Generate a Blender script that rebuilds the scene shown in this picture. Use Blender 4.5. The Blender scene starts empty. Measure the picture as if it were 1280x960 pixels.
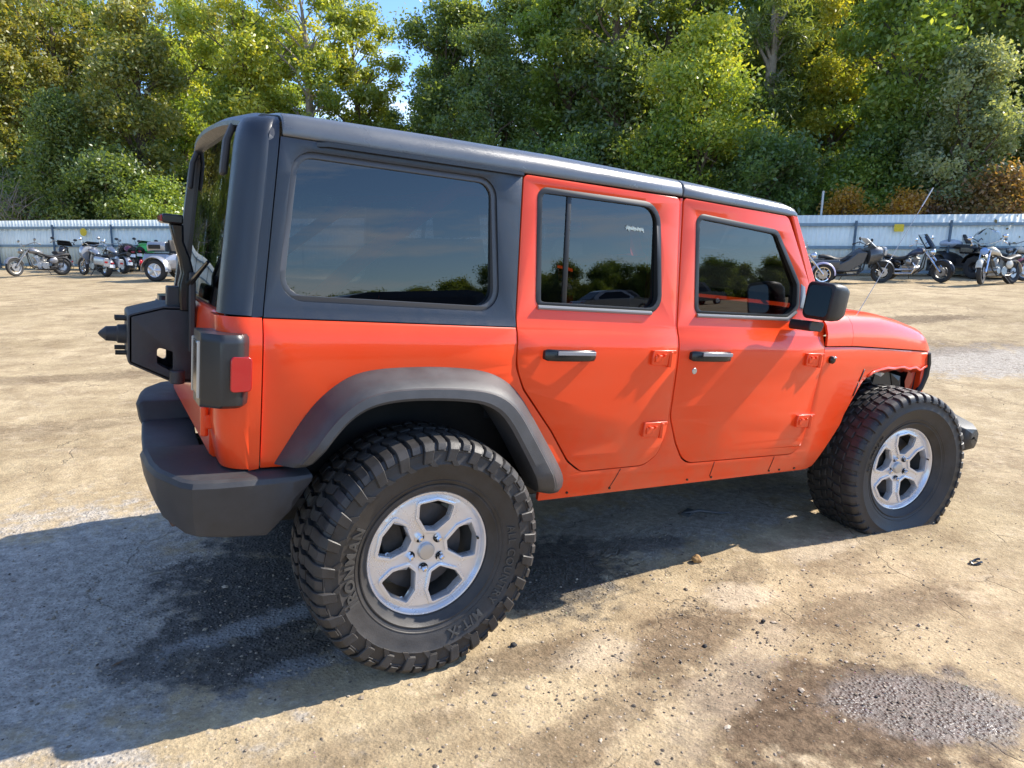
import bpy, bmesh, math, random
import numpy as np
from mathutils import Vector, Matrix, noise
from mathutils.geometry import tessellate_polygon

scene = bpy.context.scene
COL = scene.collection
R = math.radians
random.seed(7)

# ------------------------------------------------------------------ camera
CAM = Vector((-0.947, -3.107, 1.548))
YAW, PITCH, ROLL, FPX = 0.53246, -0.20385, 0.01471, 881.85
FW = Vector((math.sin(YAW) * math.cos(PITCH), math.cos(YAW) * math.cos(PITCH), math.sin(PITCH)))
RT0 = Vector((math.cos(YAW), -math.sin(YAW), 0))
UP0 = RT0.cross(FW)
RT = RT0 * math.cos(ROLL) + UP0 * math.sin(ROLL)
UP = UP0 * math.cos(ROLL) - RT0 * math.sin(ROLL)
cd = bpy.data.cameras.new('camera')
cd.sensor_width = 36
cd.lens = 36 * FPX / 1280
cd.clip_start = 0.05
cd.clip_end = 2000
cam = bpy.data.objects.new('camera', cd)
COL.objects.link(cam)
M = Matrix((RT, UP, -FW)).transposed().to_4x4()
M.translation = CAM
cam.matrix_world = M
scene.camera = cam

# ------------------------------------------------------------------ sky, sun, exposure
SUN = Vector((0.772, -0.088, 0.635)).normalized()
w = bpy.data.worlds.new('World')
scene.world = w
w.use_nodes = True
nt = w.node_tree
bg = nt.nodes['Background']
sky = nt.nodes.new('ShaderNodeTexSky')
sky.sky_type = 'NISHITA'
sky.sun_disc = False
sky.sun_elevation = math.asin(SUN.z)
sky.sun_rotation = math.atan2(SUN.x, SUN.y)
sky.air_density = 1.0
sky.dust_density = 0.15
sky.ozone_density = 3.5
sky.altitude = 1200
tc = nt.nodes.new('ShaderNodeTexCoord')
mp = nt.nodes.new('ShaderNodeMapping')
mp.inputs['Scale'].default_value = (1.6, 1.6, 11.0)
nz = nt.nodes.new('ShaderNodeTexNoise')
nz.inputs['Scale'].default_value = 1.7
nz.inputs['Detail'].default_value = 8
nz.inputs['Roughness'].default_value = 0.6
cr = nt.nodes.new('ShaderNodeValToRGB')
cr.color_ramp.elements[0].position = 0.52
cr.color_ramp.elements[1].position = 0.74
cr.color_ramp.elements[0].color = (0, 0, 0, 1)
cr.color_ramp.elements[1].color = (0.8, 0.8, 0.8, 1)
mx = nt.nodes.new('ShaderNodeMixRGB')
mx.inputs[2].default_value = (7.5, 7.6, 7.8, 1)
nt.links.new(tc.outputs['Generated'], mp.inputs['Vector'])
nt.links.new(mp.outputs['Vector'], nz.inputs['Vector'])
nt.links.new(nz.outputs['Fac'], cr.inputs['Fac'])
nt.links.new(cr.outputs['Color'], mx.inputs[0])
tn = nt.nodes.new('ShaderNodeMixRGB'); tn.blend_type = 'MULTIPLY'; tn.inputs[0].default_value = 1
tn.inputs[2].default_value = (0.86, 0.97, 1.10, 1)
nt.links.new(sky.outputs['Color'], tn.inputs[1])
nt.links.new(tn.outputs['Color'], mx.inputs[1])
nt.links.new(mx.outputs['Color'], bg.inputs['Color'])
bg.inputs['Strength'].default_value = 0.15
sd = bpy.data.lights.new('sun', 'SUN')
sd.energy = 4.3
sd.angle = R(0.55)
sd.color = (1.0, 0.93, 0.82)
so = bpy.data.objects.new('sun', sd)
COL.objects.link(so)
so.rotation_euler = (-SUN).to_track_quat('-Z', 'Y').to_euler()
so.location = SUN * 50
vs = scene.view_settings
vs.view_transform = 'Standard'
vs.look = 'None'
vs.exposure = 1.02
vs.gamma = 1.0
vs.use_curve_mapping = False
scene.cycles.max_bounces = 8
scene.cycles.transparent_max_bounces = 16
scene.cycles.sample_clamp_indirect = 8

# ------------------------------------------------------------------ materials
_M = {}
def new_mat(name):
    m = bpy.data.materials.new(name)
    m.use_nodes = True
    return m, m.node_tree, m.node_tree.nodes['Principled BSDF']

def mat(name, col=(0.5, 0.5, 0.5), rough=0.5, metal=0.0, coat=0.0, var=0.0, vscale=8.0, bump=0.0, bscale=200.0, spec=0.5, rvar=0.0, alpha=None):
    if name in _M:
        return _M[name]
    m, nt, b = new_mat(name)
    b.inputs['Base Color'].default_value = (*col, 1)
    b.inputs['Roughness'].default_value = rough
    b.inputs['Metallic'].default_value = metal
    b.inputs['Coat Weight'].default_value = coat
    b.inputs['Coat Roughness'].default_value = 0.04
    b.inputs['Specular IOR Level'].default_value = spec
    if var or rvar or bump:
        tc = nt.nodes.new('ShaderNodeTexCoord')
    if var or rvar:
        n = nt.nodes.new('ShaderNodeTexNoise')
        n.inputs['Scale'].default_value = vscale
        n.inputs['Detail'].default_value = 6
        n.inputs['Roughness'].default_value = 0.65
        nt.links.new(tc.outputs['Object'], n.inputs['Vector'])
        if var:
            mr = nt.nodes.new('ShaderNodeMapRange')
            mr.inputs[1].default_value = 0.3; mr.inputs[2].default_value = 0.7
            mr.inputs[3].default_value = 1 - var; mr.inputs[4].default_value = 1 + var
            nt.links.new(n.outputs['Fac'], mr.inputs[0])
            vm = nt.nodes.new('ShaderNodeVectorMath'); vm.operation = 'SCALE'
            vm.inputs[0].default_value = col
            nt.links.new(mr.outputs[0], vm.inputs['Scale'])
            nt.links.new(vm.outputs[0], b.inputs['Base Color'])
        if rvar:
            mr = nt.nodes.new('ShaderNodeMapRange')
            mr.inputs[1].default_value = 0.3; mr.inputs[2].default_value = 0.7
            mr.inputs[3].default_value = rough - rvar; mr.inputs[4].default_value = rough + rvar
            nt.links.new(n.outputs['Fac'], mr.inputs[0])
            nt.links.new(mr.outputs[0], b.inputs['Roughness'])
    if bump:
        n2 = nt.nodes.new('ShaderNodeTexNoise')
        n2.inputs['Scale'].default_value = bscale
        n2.inputs['Detail'].default_value = 4
        bp = nt.nodes.new('ShaderNodeBump')
        bp.inputs['Strength'].default_value = bump
        bp.inputs['Distance'].default_value = 0.002
        nt.links.new(tc.outputs['Object'], n2.inputs['Vector'])
        nt.links.new(n2.outputs['Fac'], bp.inputs['Height'])
        nt.links.new(bp.outputs['Normal'], b.inputs['Normal'])
    _M[name] = m
    return m

def glass_mat(name, tint, ior=1.6, rough=0.0):
    if name in _M:
        return _M[name]
    m = bpy.data.materials.new(name)
    m.use_nodes = True
    nt = m.node_tree
    nt.nodes.clear()
    out = nt.nodes.new('ShaderNodeOutputMaterial')
    mixs = nt.nodes.new('ShaderNodeMixShader')
    tr = nt.nodes.new('ShaderNodeBsdfTransparent')
    tr.inputs['Color'].default_value = (*tint, 1)
    gl = nt.nodes.new('ShaderNodeBsdfGlossy')
    gl.inputs['Roughness'].default_value = rough
    fr = nt.nodes.new('ShaderNodeFresnel')
    fr.inputs['IOR'].default_value = ior
    nt.links.new(fr.outputs[0], mixs.inputs[0])
    nt.links.new(tr.outputs[0], mixs.inputs[1])
    nt.links.new(gl.outputs[0], mixs.inputs[2])
    nt.links.new(mixs.outputs[0], out.inputs['Surface'])
    _M[name] = m
    return m

def paint_mat():
    m, nt, b = new_mat('orange_paint')
    N, L = nt.nodes, nt.links
    tc = N.new('ShaderNodeTexCoord')
    n = N.new('ShaderNodeTexNoise'); n.inputs['Scale'].default_value = 3.0; n.inputs['Detail'].default_value = 8
    n.inputs['Roughness'].default_value = 0.7
    sep = N.new('ShaderNodeSeparateXYZ')
    L.new(tc.outputs['Object'], n.inputs['Vector'])
    L.new(tc.outputs['Object'], sep.inputs[0])
    # road dust gathers low on the panels
    low = N.new('ShaderNodeMapRange')
    low.inputs[1].default_value = 0.95; low.inputs[2].default_value = 0.5
    low.inputs[3].default_value = 0.10; low.inputs[4].default_value = 0.70
    L.new(sep.outputs['Z'], low.inputs[0])
    nm = N.new('ShaderNodeMapRange')
    nm.inputs[1].default_value = 0.40; nm.inputs[2].default_value = 0.72
    L.new(n.outputs['Fac'], nm.inputs[0])
    mul = N.new('ShaderNodeMath'); mul.operation = 'MULTIPLY'
    L.new(low.outputs[0], mul.inputs[0]); L.new(nm.outputs[0], mul.inputs[1])
    mix = N.new('ShaderNodeMixRGB')
    mix.inputs[1].default_value = (0.90, 0.064, 0.009, 1)
    mix.inputs[2].default_value = (0.60, 0.17, 0.075, 1)
    L.new(mul.outputs[0], mix.inputs[0])
    L.new(mix.outputs[0], b.inputs['Base Color'])
    rr = N.new('ShaderNodeMapRange')
    rr.inputs[3].default_value = 0.32; rr.inputs[4].default_value = 0.6
    L.new(mul.outputs[0], rr.inputs[0])
    L.new(rr.outputs[0], b.inputs['Roughness'])
    b.inputs['Coat Weight'].default_value = 0.5
    b.inputs['Specular IOR Level'].default_value = 0.25
    cr_ = N.new('ShaderNodeMapRange')
    cr_.inputs[3].default_value = 0.04; cr_.inputs[4].default_value = 0.4
    L.new(mul.outputs[0], cr_.inputs[0])
    L.new(cr_.outputs[0], b.inputs['Coat Roughness'])
    n3 = N.new('ShaderNodeTexNoise'); n3.inputs['Scale'].default_value = 2.2; n3.inputs['Detail'].default_value = 1
    L.new(tc.outputs['Object'], n3.inputs['Vector'])
    bp = N.new('ShaderNodeBump'); bp.inputs['Strength'].default_value = 0.10; bp.inputs['Distance'].default_value = 0.02
    L.new(n3.outputs['Fac'], bp.inputs['Height'])
    L.new(bp.outputs[0], b.inputs['Normal']); L.new(bp.outputs[0], b.inputs['Coat Normal'])
    _M['orange_paint'] = m
    return m

PAINT = paint_mat()
ROOFTOP = mat('hardtop_sheen', (0.10, 0.105, 0.11), 0.27, coat=0.35, var=0.15, vscale=3, rvar=0.06, bump=0.25, bscale=900, spec=0.8)  # paler than the black sides: sky sheen put into the base colour
BLACKTOP = mat('hardtop_black', (0.012, 0.016, 0.024), 0.34, spec=0.7, rvar=0.05, vscale=30, bump=0.25, bscale=900)
PLASTIC = mat('black_plastic', (0.040, 0.039, 0.040), 0.55, var=0.25, vscale=12, rvar=0.08, bump=0.35, bscale=700)
FLAREM = mat('flare_plastic', (0.060, 0.059, 0.060), 0.50, var=0.2, vscale=10, rvar=0.07, bump=0.3, bscale=700)
GLOSSBLK = mat('gloss_black', (0.012, 0.012, 0.013), 0.2)
DARK = mat('underbody_dark', (0.015, 0.014, 0.013), 0.8, var=0.3)
DARKMET = mat('dark_metal', (0.05, 0.045, 0.04), 0.6, 0.6, var=0.4, vscale=15)
RUST = mat('rusty_metal', (0.10, 0.055, 0.035), 0.75, 0.3, var=0.5, vscale=14)
RUBBER = mat('tyre_rubber', (0.036, 0.032, 0.029), 0.55, var=0.5, vscale=9, rvar=0.14, bump=0.35, bscale=240)
LETTER = mat('tyre_lettering', (0.055, 0.052, 0.048), 0.45)
SEAL = mat('window_seal', (0.010, 0.010, 0.010), 0.45)
ALLOY = mat('silver_alloy', (0.74, 0.74, 0.76), 0.28, 0.55, coat=0.5, var=0.03, vscale=5, rvar=0.03)
ALLOYD = mat('alloy_recess', (0.50, 0.49, 0.48), 0.45, 0.7, var=0.12, vscale=9)
CHROME = mat('chrome', (0.75, 0.75, 0.76), 0.12, 1.0)
STEEL = mat('bare_steel', (0.45, 0.45, 0.46), 0.35, 0.9, var=0.15)
REDLENS = mat('red_lens', (0.36, 0.004, 0.010), 0.15, coat=0.6)
TINT = glass_mat('tinted_glass', (0.21, 0.225, 0.235), 1.84)
CLEAR = glass_mat('clear_glass', (0.75, 0.80, 0.78), 1.5)
FABRIC = mat('seat_fabric', (0.03, 0.03, 0.032), 0.85)
WHITE = mat('white_plastic', (0.75, 0.75, 0.72), 0.45)
MIRROR = mat('mirror_glass', (0.6, 0.62, 0.64), 0.03, 1.0)

# ------------------------------------------------------------------ helpers
def tag(o, label=None, cat=None, group=None, kind=None):
    if label: o['label'] = label
    if cat: o['category'] = cat
    if group: o['group'] = group
    if kind: o['kind'] = kind
    return o

def empty(name, loc=(0, 0, 0), rz=0.0, parent=None):
    o = bpy.data.objects.new(name, None)
    o.empty_display_size = 0.1
    o.location = loc
    o.rotation_euler = (0, 0, rz)
    COL.objects.link(o)
    o.parent = parent
    return o

def link_mesh(name, me, mats, parent=None, smooth=35, bevel=0.0, segs=2, solid=0.0, soff=-1.0):
    o = bpy.data.objects.new(name, me)
    COL.objects.link(o)
    o.parent = parent
    for m in (mats if isinstance(mats, (list, tuple)) else [mats]):
        me.materials.append(m)
    if smooth:
        me.shade_smooth()
        me.set_sharp_from_angle(angle=R(smooth))
    if solid:
        s = o.modifiers.new('solid', 'SOLIDIFY')
        s.thickness = solid
        s.offset = soff
    if bevel:
        b = o.modifiers.new('bevel', 'BEVEL')
        b.width = bevel
        b.segments = segs
        b.limit_method = 'ANGLE'
        b.angle_limit = R(50)
    return o

class MB:
    """collects shapes and links them as one mesh object"""
    def __init__(s):
        s.v = []; s.f = []; s.m = []
    def add(s, vs, fs, mi=0):
        n = len(s.v)
        s.v += [tuple(v) for v in vs]
        s.f += [tuple(i + n for i in f) for f in fs]
        s.m += [mi] * len(fs)
        return s
    def box(s, c, d, rot=None, mi=0, taper=None):
        c = Vector(c); hx, hy, hz = d[0] / 2, d[1] / 2, d[2] / 2
        tx, ty = taper if taper else (1, 1)
        vs = []
        for z in (-1, 1):
            for y in (-1, 1):
                for x in (-1, 1):
                    p = Vector((x * hx * (tx if z > 0 else 1), y * hy * (ty if z > 0 else 1), z * hz))
                    if rot is not None: p = rot @ p
                    vs.append(c + p)
        return s.add(vs, [(0, 2, 3, 1), (4, 5, 7, 6), (0, 1, 5, 4), (2, 6, 7, 3), (0, 4, 6, 2), (1, 3, 7, 5)], mi)
    def tube(s, pts, r, n=10, mi=0, cap=True, closed=False):
        pts = [Vector(p) for p in pts]
        rs = r if isinstance(r, (list, tuple)) else [r] * len(pts)
        rings = []
        prev = None
        for i, p in enumerate(pts):
            if closed:
                d = (pts[(i + 1) % len(pts)] - pts[i - 1])
            else:
                d = (pts[min(i + 1, len(pts) - 1)] - pts[max(i - 1, 0)])
            d.normalize()
            if prev is None:
                a = d.orthogonal().normalized()
            else:
                a = (prev - d * prev.dot(d))
                a = a.normalized() if a.length > 1e-6 else d.orthogonal().normalized()
            prev = a
            b = d.cross(a)
            rings.append([p + (a * math.cos(2 * math.pi * k / n) + b * math.sin(2 * math.pi * k / n)) * rs[i] for k in range(n)])
        vs = [v for rg in rings for v in rg]
        fs = []
        m = len(rings)
        for i in range(m if closed else m - 1):
            i2 = (i + 1) % m
            for k in range(n):
                fs.append((i * n + k, i * n + (k + 1) % n, i2 * n + (k + 1) % n, i2 * n + k))
        if cap and not closed:
            fs.append(tuple(range(n))[::-1])
            fs.append(tuple((m - 1) * n + k for k in range(n)))
        return s.add(vs, fs, mi)
    def cyl(s, a, b, r, n=16, mi=0):
        return s.tube([a, b], r, n, mi)
    def lathe(s, prof, c=(0, 0, 0), axis='y', n=48, mi=0, a0=0.0, a1=2 * math.pi):
        full = abs(a1 - a0 - 2 * math.pi) < 1e-6
        c = Vector(c); k = len(prof)
        vs = []
        cnt = n if full else n + 1
        for i in range(cnt):
            t = a0 + (a1 - a0) * i / n
            ct, st = math.cos(t), math.sin(t)
            for (r, h) in prof:
                if axis == 'y': vs.append(c + Vector((r * ct, h, r * st)))
                elif axis == 'z': vs.append(c + Vector((r * ct, r * st, h)))
                else: vs.append(c + Vector((h, r * ct, r * st)))
        fs = []
        for i in range(n):
            j = (i + 1) % cnt
            for q in range(k - 1):
                fs.append((i * k + q, i * k + q + 1, j * k + q + 1, j * k + q))
        return s.add(vs, fs, mi)
    def loft(s, rings, mi=0, cap=True, closed=True):
        n = len(rings[0])
        vs = [v for rg in rings for v in rg]
        fs = []
        for i in range(len(rings) - 1):
            for k in range(n if closed else n - 1):
                fs.append((i * n + k, i * n + (k + 1) % n, (i + 1) * n + (k + 1) % n, (i + 1) * n + k))
        if cap and closed:
            fs.append(tuple(range(n))[::-1])
            fs.append(tuple((len(rings) - 1) * n + k for k in range(n)))
        return s.add(vs, fs, mi)
    def ball(s, c, r, n=14, m=9, mi=0):
        c = Vector(c)
        rr = r if isinstance(r, (list, tuple)) else (r, r, r)
        rings = []
        for i in range(m + 1):
            t = -math.pi / 2 + math.pi * i / m
            q = max(math.cos(t), 0.02)
            rings.append([c + Vector((rr[0] * q * math.cos(2 * math.pi * k / n), rr[1] * q * math.sin(2 * math.pi * k / n), rr[2] * math.sin(t))) for k in range(n)])
        return s.loft(rings, mi)
    def prism(s, poly, a, b, axis='y', mi=0):
        """polygon in the two other axes, extruded from a to b"""
        n = len(poly)
        def P(u, v, h):
            return (u, h, v) if axis == 'y' else ((u, v, h) if axis == 'z' else (h, u, v))
        vs = [P(u, v, a) for u, v in poly] + [P(u, v, b) for u, v in poly]
        fs = [tuple(range(n)), tuple(range(2 * n - 1, n - 1, -1))]
        fs += [(i, i + n, (i + 1) % n + n, (i + 1) % n) for i in range(n)]
        return s.add(vs, fs, mi)
    def build(s, name, mats, parent=None, smooth=35, bevel=0.0, segs=2, fix=True, mirror_y=False):
        me = bpy.data.meshes.new(name)
        vs = s.v
        if mirror_y:
            vs = [(x, -y, z) for x, y, z in vs]
        me.from_pydata(vs, [], s.f)
        me.polygons.foreach_set('material_index', s.m)
        me.update()
        if fix:
            bm = bmesh.new(); bm.from_mesh(me)
            bmesh.ops.recalc_face_normals(bm, faces=bm.faces)
            bm.to_mesh(me); bm.free()
        return link_mesh(name, me, mats, parent, smooth, bevel, segs)

def rnd(pts, r, n=5):
    """round the corners of a closed polygon; r is one radius or one per corner"""
    out = []
    N = len(pts)
    rs = r if isinstance(r, (list, tuple)) else [r] * N
    for i in range(N):
        p = Vector(pts[i]); a = Vector(pts[i - 1]) - p; b = Vector(pts[(i + 1) % N]) - p
        rad = rs[i]
        if rad <= 0:
            out.append(tuple(p)); continue
        la, lb = a.length, b.length
        a.normalize(); b.normalize()
        ang = math.acos(max(-1, min(1, a.dot(b))))
        t = min(rad / math.tan(ang / 2), la * 0.48, lb * 0.48)
        rad = t * math.tan(ang / 2)
        bis = (a + b).normalized()
        c = p + bis * (rad / math.sin(ang / 2))
        p0, p1 = p + a * t, p + b * t
        a0 = math.atan2(p0.y - c.y, p0.x - c.x); a1 = math.atan2(p1.y - c.y, p1.x - c.x)
        d = (a1 - a0 + math.pi) % (2 * math.pi) - math.pi
        for k in range(n + 1):
            q = a0 + d * k / n
            out.append((c.x + rad * math.cos(q), c.y + rad * math.sin(q)))
    return out

def offset(pts, d):
    """move every corner of a closed polygon inwards by d"""
    N = len(pts)
    area = sum(pts[i - 1][0] * pts[i][1] - pts[i][0] * pts[i - 1][1] for i in range(N))
    sg = 1 if area > 0 else -1
    out = []
    for i in range(N):
        p = Vector(pts[i]); a = (p - Vector(pts[i - 1])); b = (Vector(pts[(i + 1) % N]) - p)
        if a.length < 1e-9: a = b
        if b.length < 1e-9: b = a
        a.normalize(); b.normalize()
        na = Vector((-a.y, a.x)) * sg; nb = Vector((-b.y, b.x)) * sg
        m = (na + nb)
        m = m / max(0.35, (1 + na.dot(nb)))
        out.append(tuple(p + m * d))
    return out

# side profile of the car body: half width at a height
_PZ = [.50, .56, .62, .70, .85, 1.0, 1.10, 1.15, 1.19, 1.22, 1.25, 1.28, 1.85]
_PY = [.760, .778, .790, .797, .805, .8065, .8065, .805, .801, .793, .780, .770, .715]
def prof(z):
    return float(np.interp(z, _PZ, _PY))
def yside(x, z):
    return prof(z) - max(0.0, x - 2.25) * 0.12

def panel(name, outline, mats, parent, side=-1, holes=(), off=0.0, thick=0.02, yf=yside, bevel=0.004, zs=None, xs=(), smooth=40):
    """a sheet cut to an outline in (x, z), bent to the body side, given thickness"""
    polys = [outline] + list(holes)
    flat = [p for q in polys for p in q]
    tris = tessellate_polygon([[Vector((p[0], p[1], 0)) for p in q] for q in polys])
    bm = bmesh.new()
    bv = [bm.verts.new((p[0], p[1], 0)) for p in flat]
    for t in tris:
        try: bm.faces.new([bv[i] for i in t])
        except ValueError: pass
    if zs is None:
        zs = [.56, .60, .64, .68, .72, .78, .85, .92, 1.0, 1.06, 1.10, 1.13, 1.15, 1.17, 1.19, 1.205, 1.22, 1.235, 1.25, 1.265, 1.28, 1.4, 1.55, 1.7]
    for z in zs:
        bmesh.ops.bisect_plane(bm, geom=bm.verts[:] + bm.edges[:] + bm.faces[:], plane_co=(0, z, 0), plane_no=(0, 1, 0), dist=1e-5)
    for x in xs:
        bmesh.ops.bisect_plane(bm, geom=bm.verts[:] + bm.edges[:] + bm.faces[:], plane_co=(x, 0, 0), plane_no=(1, 0, 0), dist=1e-5)
    for v in bm.verts:
        x, z = v.co.x, v.co.y
        v.co = (x, side * (yf(x, z) + off), z)
    bmesh.ops.recalc_face_normals(bm, faces=bm.faces)
    ny = sum(f.normal.y * f.calc_area() for f in bm.faces)
    if ny * side < 0:
        bmesh.ops.reverse_faces(bm, faces=bm.faces)
    me = bpy.data.meshes.new(name)
    bm.to_mesh(me); bm.free()
    return link_mesh(name, me, mats, parent, smooth, bevel, 2, thick)

def terrain(x, y):
    far = 0.1 + 0.0224 * max(-30, min(45, x)) + 0.0025 * max(-40, min(60, y))
    near = -0.019 * x
    d = math.hypot(x - 1.2, y)
    t = max(0.0, min(1.0, (d - 4.0) / 10.0))
    t = t * t * (3 - 2 * t)
    return near * (1 - t) + far * t

def at(px, depth):
    """ground point that lies at a picture column and a distance"""
    d = FW + RT * ((px - 640) / FPX)
    h = Vector((d.x, d.y, 0))
    f = Vector((FW.x, FW.y, 0)).normalized()
    h = h * (depth / h.dot(f))
    x, y = CAM.x + h.x, CAM.y + h.y
    return Vector((x, y, terrain(x, y)))

def dup(root, loc, rz=0.0, scale=None):
    def rec(o, parent):
        c = o.copy(); COL.objects.link(c); c.parent = parent
        for ch in o.children: rec(ch, c)
        return c
    r = rec(root, None)
    r.location = loc
    r.rotation_euler = (root.rotation_euler.x, root.rotation_euler.y, rz)
    if scale: r.scale = scale
    return r
# ------------------------------------------------------------------ ground
def ground_mat():
    m, nt, b = new_mat('dirt_lot')
    N, L = nt.nodes, nt.links
    geo = N.new('ShaderNodeNewGeometry')
    pos = geo.outputs['Position']
    def noise(scale, detail=6, rough=0.6, vec=None):
        n = N.new('ShaderNodeTexNoise')
        n.inputs['Scale'].default_value = scale
        n.inputs['Detail'].default_value = detail
        n.inputs['Roughness'].default_value = rough
        L.new(vec or pos, n.inputs['Vector'])
        return n.outputs['Fac']
    def rng(v, a, b_, c=0.0, d=1.0, smooth=False):
        r = N.new('ShaderNodeMapRange')
        if smooth: r.interpolation_type = 'SMOOTHSTEP'
        r.inputs[1].default_value = a; r.inputs[2].default_value = b_
        r.inputs[3].default_value = c; r.inputs[4].default_value = d
        L.new(v, r.inputs[0])
        return r.outputs[0]
    def math_(op, a, b_):
        n = N.new('ShaderNodeMath'); n.operation = op
        for i, v in enumerate((a, b_)):
            if isinstance(v, (int, float)): n.inputs[i].default_value = v
            else: L.new(v, n.inputs[i])
        return n.outputs[0]
    def mix(fac, a, b_, mode='MIX'):
        n = N.new('ShaderNodeMixRGB'); n.blend_type = mode
        for i, v in enumerate((fac, a, b_)):
            if isinstance(v, (int, float)): n.inputs[i].default_value = v
            elif isinstance(v, tuple): n.inputs[i].default_value = (*v, 1)
            else: L.new(v, n.inputs[i])
        return n.outputs[0]
    n_big = noise(0.55, 5, 0.6)
    n_mid = noise(2.4, 8, 0.68)
    n_fine = noise(26, 6, 0.7)
    n_grain = noise(140, 3, 0.7)
    warp = noise(3.3, 6, 0.65)
    warp2 = noise(11.0, 5, 0.7)
    def blob(items, soft=0.35, amp=0.9, amp2=0.8):
        tot = None
        for (cx, cy, rx, ry, rot, k) in items:
            mp = N.new('ShaderNodeMapping'); mp.vector_type = 'TEXTURE'
            mp.inputs['Location'].default_value = (cx, cy, 0)
            mp.inputs['Rotation'].default_value = (0, 0, R(rot))
            mp.inputs['Scale'].default_value = (rx, ry, 50)
            L.new(pos, mp.inputs['Vector'])
            ln = N.new('ShaderNodeVectorMath'); ln.operation = 'LENGTH'
            L.new(mp.outputs[0], ln.inputs[0])
            d = math_('ADD', ln.outputs['Value'], math_('MULTIPLY', math_('SUBTRACT', warp, 0.5), amp * 2))
            d = math_('ADD', d, math_('MULTIPLY', math_('SUBTRACT', warp2, 0.5), amp2 * 2))
            v = rng(d, 1.0 + soft, 1.0 - soft, 0.0, k, True)
            tot = v if tot is None else math_('MAXIMUM', tot, v)
        return tot
    # sandy clay, paler and darker drifts
    c = mix(rng(n_big, 0.35, 0.65), (0.385, 0.295, 0.170), (0.55, 0.43, 0.265))
    c = mix(rng(n_mid, 0.42, 0.66, 0, 0.8), c, (0.25, 0.178, 0.10))
    c = mix(rng(noise(5.5, 7, 0.7), 0.55, 0.75, 0, 0.7), c, (0.60, 0.48, 0.33))
    # worn grey gravel
    grav = blob([(-1.5, 0.15, 1.25, 1.15, 0, 1.0), (1.7, -0.25, 1.2, 0.35, 0, 0.8), (9.2, 1.9, 1.9, 0.9, -35, 0.9), (12.0, 0.2, 2.4, 0.8, -35, 0.6), (-3.0, 1.2, 1.2, 0.8, 0, 0.7)], 0.3)
    c = mix(grav, c, mix(rng(n_fine, 0.3, 0.7), (0.33, 0.29, 0.24), (0.53, 0.475, 0.405)))
    # damp brown soil
    damp = blob([(0.15, -1.55, 0.55, 0.10, 12, 0.5), (1.9, -1.45, 0.5, 0.14, -10, 0.5), (-0.3, -1.25, 0.35, 0.07, 0, 0.35), (3.6, -0.2, 1.2, 0.25, -10, 0.45), (-2.2, 3.2, 1.6, 0.25, 10, 0.4), (-1.5, 5.6, 2.0, 0.25, -5, 0.45), (0.98, -1.24, 0.34, 0.16, 15, 0.75), (1.55, -1.0, 0.30, 0.10, 20, 0.5), (0.30, -1.08, 0.35, 0.10, 0, 0.6), (1.1, -1.85, 0.55, 0.32, -25, 0.95), (2.6, -0.95, 0.7, 0.2, 10, 0.4), (11.2, 4.2, 1.5, 0.35, -30, 0.7), (8.6, 3.2, 2.4, 0.5, -30, 0.45)], 0.3, 0.7)
    c = mix(damp, c, mix(rng(n_fine, 0.35, 0.7), (0.085, 0.055, 0.032), (0.19, 0.13, 0.08)))
    # pale trodden patches
    pale = blob([(1.47, -1.10, 0.20, 0.105, -10, 0.85), (0.62, -1.17, 0.17, 0.10, 10, 0.6), (2.2, -0.95, 0.25, 0.08, 0, 0.6), (0.9, -1.55, 0.5, 0.10, 20, 0.4), (1.75, -0.2, 0.25, 0.13, 0, 0.5)], 0.35, 0.9, 1.0)
    c = mix(math_('MULTIPLY', pale, 0.8), c, (0.58, 0.475, 0.335))
    # wet oil-dark ground beside the rear wheel, and the wet stony hollow
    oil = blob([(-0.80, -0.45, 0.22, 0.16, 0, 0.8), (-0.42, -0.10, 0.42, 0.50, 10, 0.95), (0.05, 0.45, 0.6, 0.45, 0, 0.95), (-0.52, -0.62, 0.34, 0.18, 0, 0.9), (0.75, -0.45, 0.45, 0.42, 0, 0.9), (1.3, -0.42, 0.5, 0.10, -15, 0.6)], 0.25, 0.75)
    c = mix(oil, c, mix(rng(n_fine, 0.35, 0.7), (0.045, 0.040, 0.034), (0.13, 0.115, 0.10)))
    crust = blob([(-0.50, -0.36, 0.26, 0.06, 8, 0.75), (-0.40, -0.74, 0.20, 0.05, 8, 0.6)], 0.5, 1.3, 1.6)
    c = mix(crust, c, (0.40, 0.385, 0.36))
    wet = blob([(1.42, -1.98, 0.34, 0.19, -30, 1.0)], 0.3, 0.6, 0.6)
    c = mix(wet, c, mix(rng(n_fine, 0.3, 0.7), (0.060, 0.042, 0.030), (0.20, 0.155, 0.125)))
    # grains and small stones
    c = mix(1.0, c, rng(n_grain, 0.25, 0.75, 0.72, 1.22), 'MULTIPLY')
    c = mix(1.0, c, rng(n_fine, 0.25, 0.75, 0.72, 1.20), 'MULTIPLY')
    vor = N.new('ShaderNodeTexVoronoi'); vor.inputs['Scale'].default_value = 58
    L.new(pos, vor.inputs['Vector'])
    speck = rng(vor.outputs['Distance'], 0.10, 0.22, 1, 0)
    sel = math_('GREATER_THAN', noise(9, 4, 0.7), 0.57)
    c = mix(math_('MULTIPLY', math_('MULTIPLY', speck, sel), 0.75), c, mix(0.75, vor.outputs['Color'], (0.20, 0.16, 0.12)))
    # cracks in the hard crust
    vc = N.new('ShaderNodeTexVoronoi'); vc.feature = 'DISTANCE_TO_EDGE'; vc.inputs['Scale'].default_value = 1.35
    wv = N.new('ShaderNodeVectorMath'); wv.operation = 'ADD'
    sc = N.new('ShaderNodeVectorMath'); sc.operation = 'SCALE'; sc.inputs['Scale'].default_value = 0.32
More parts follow.
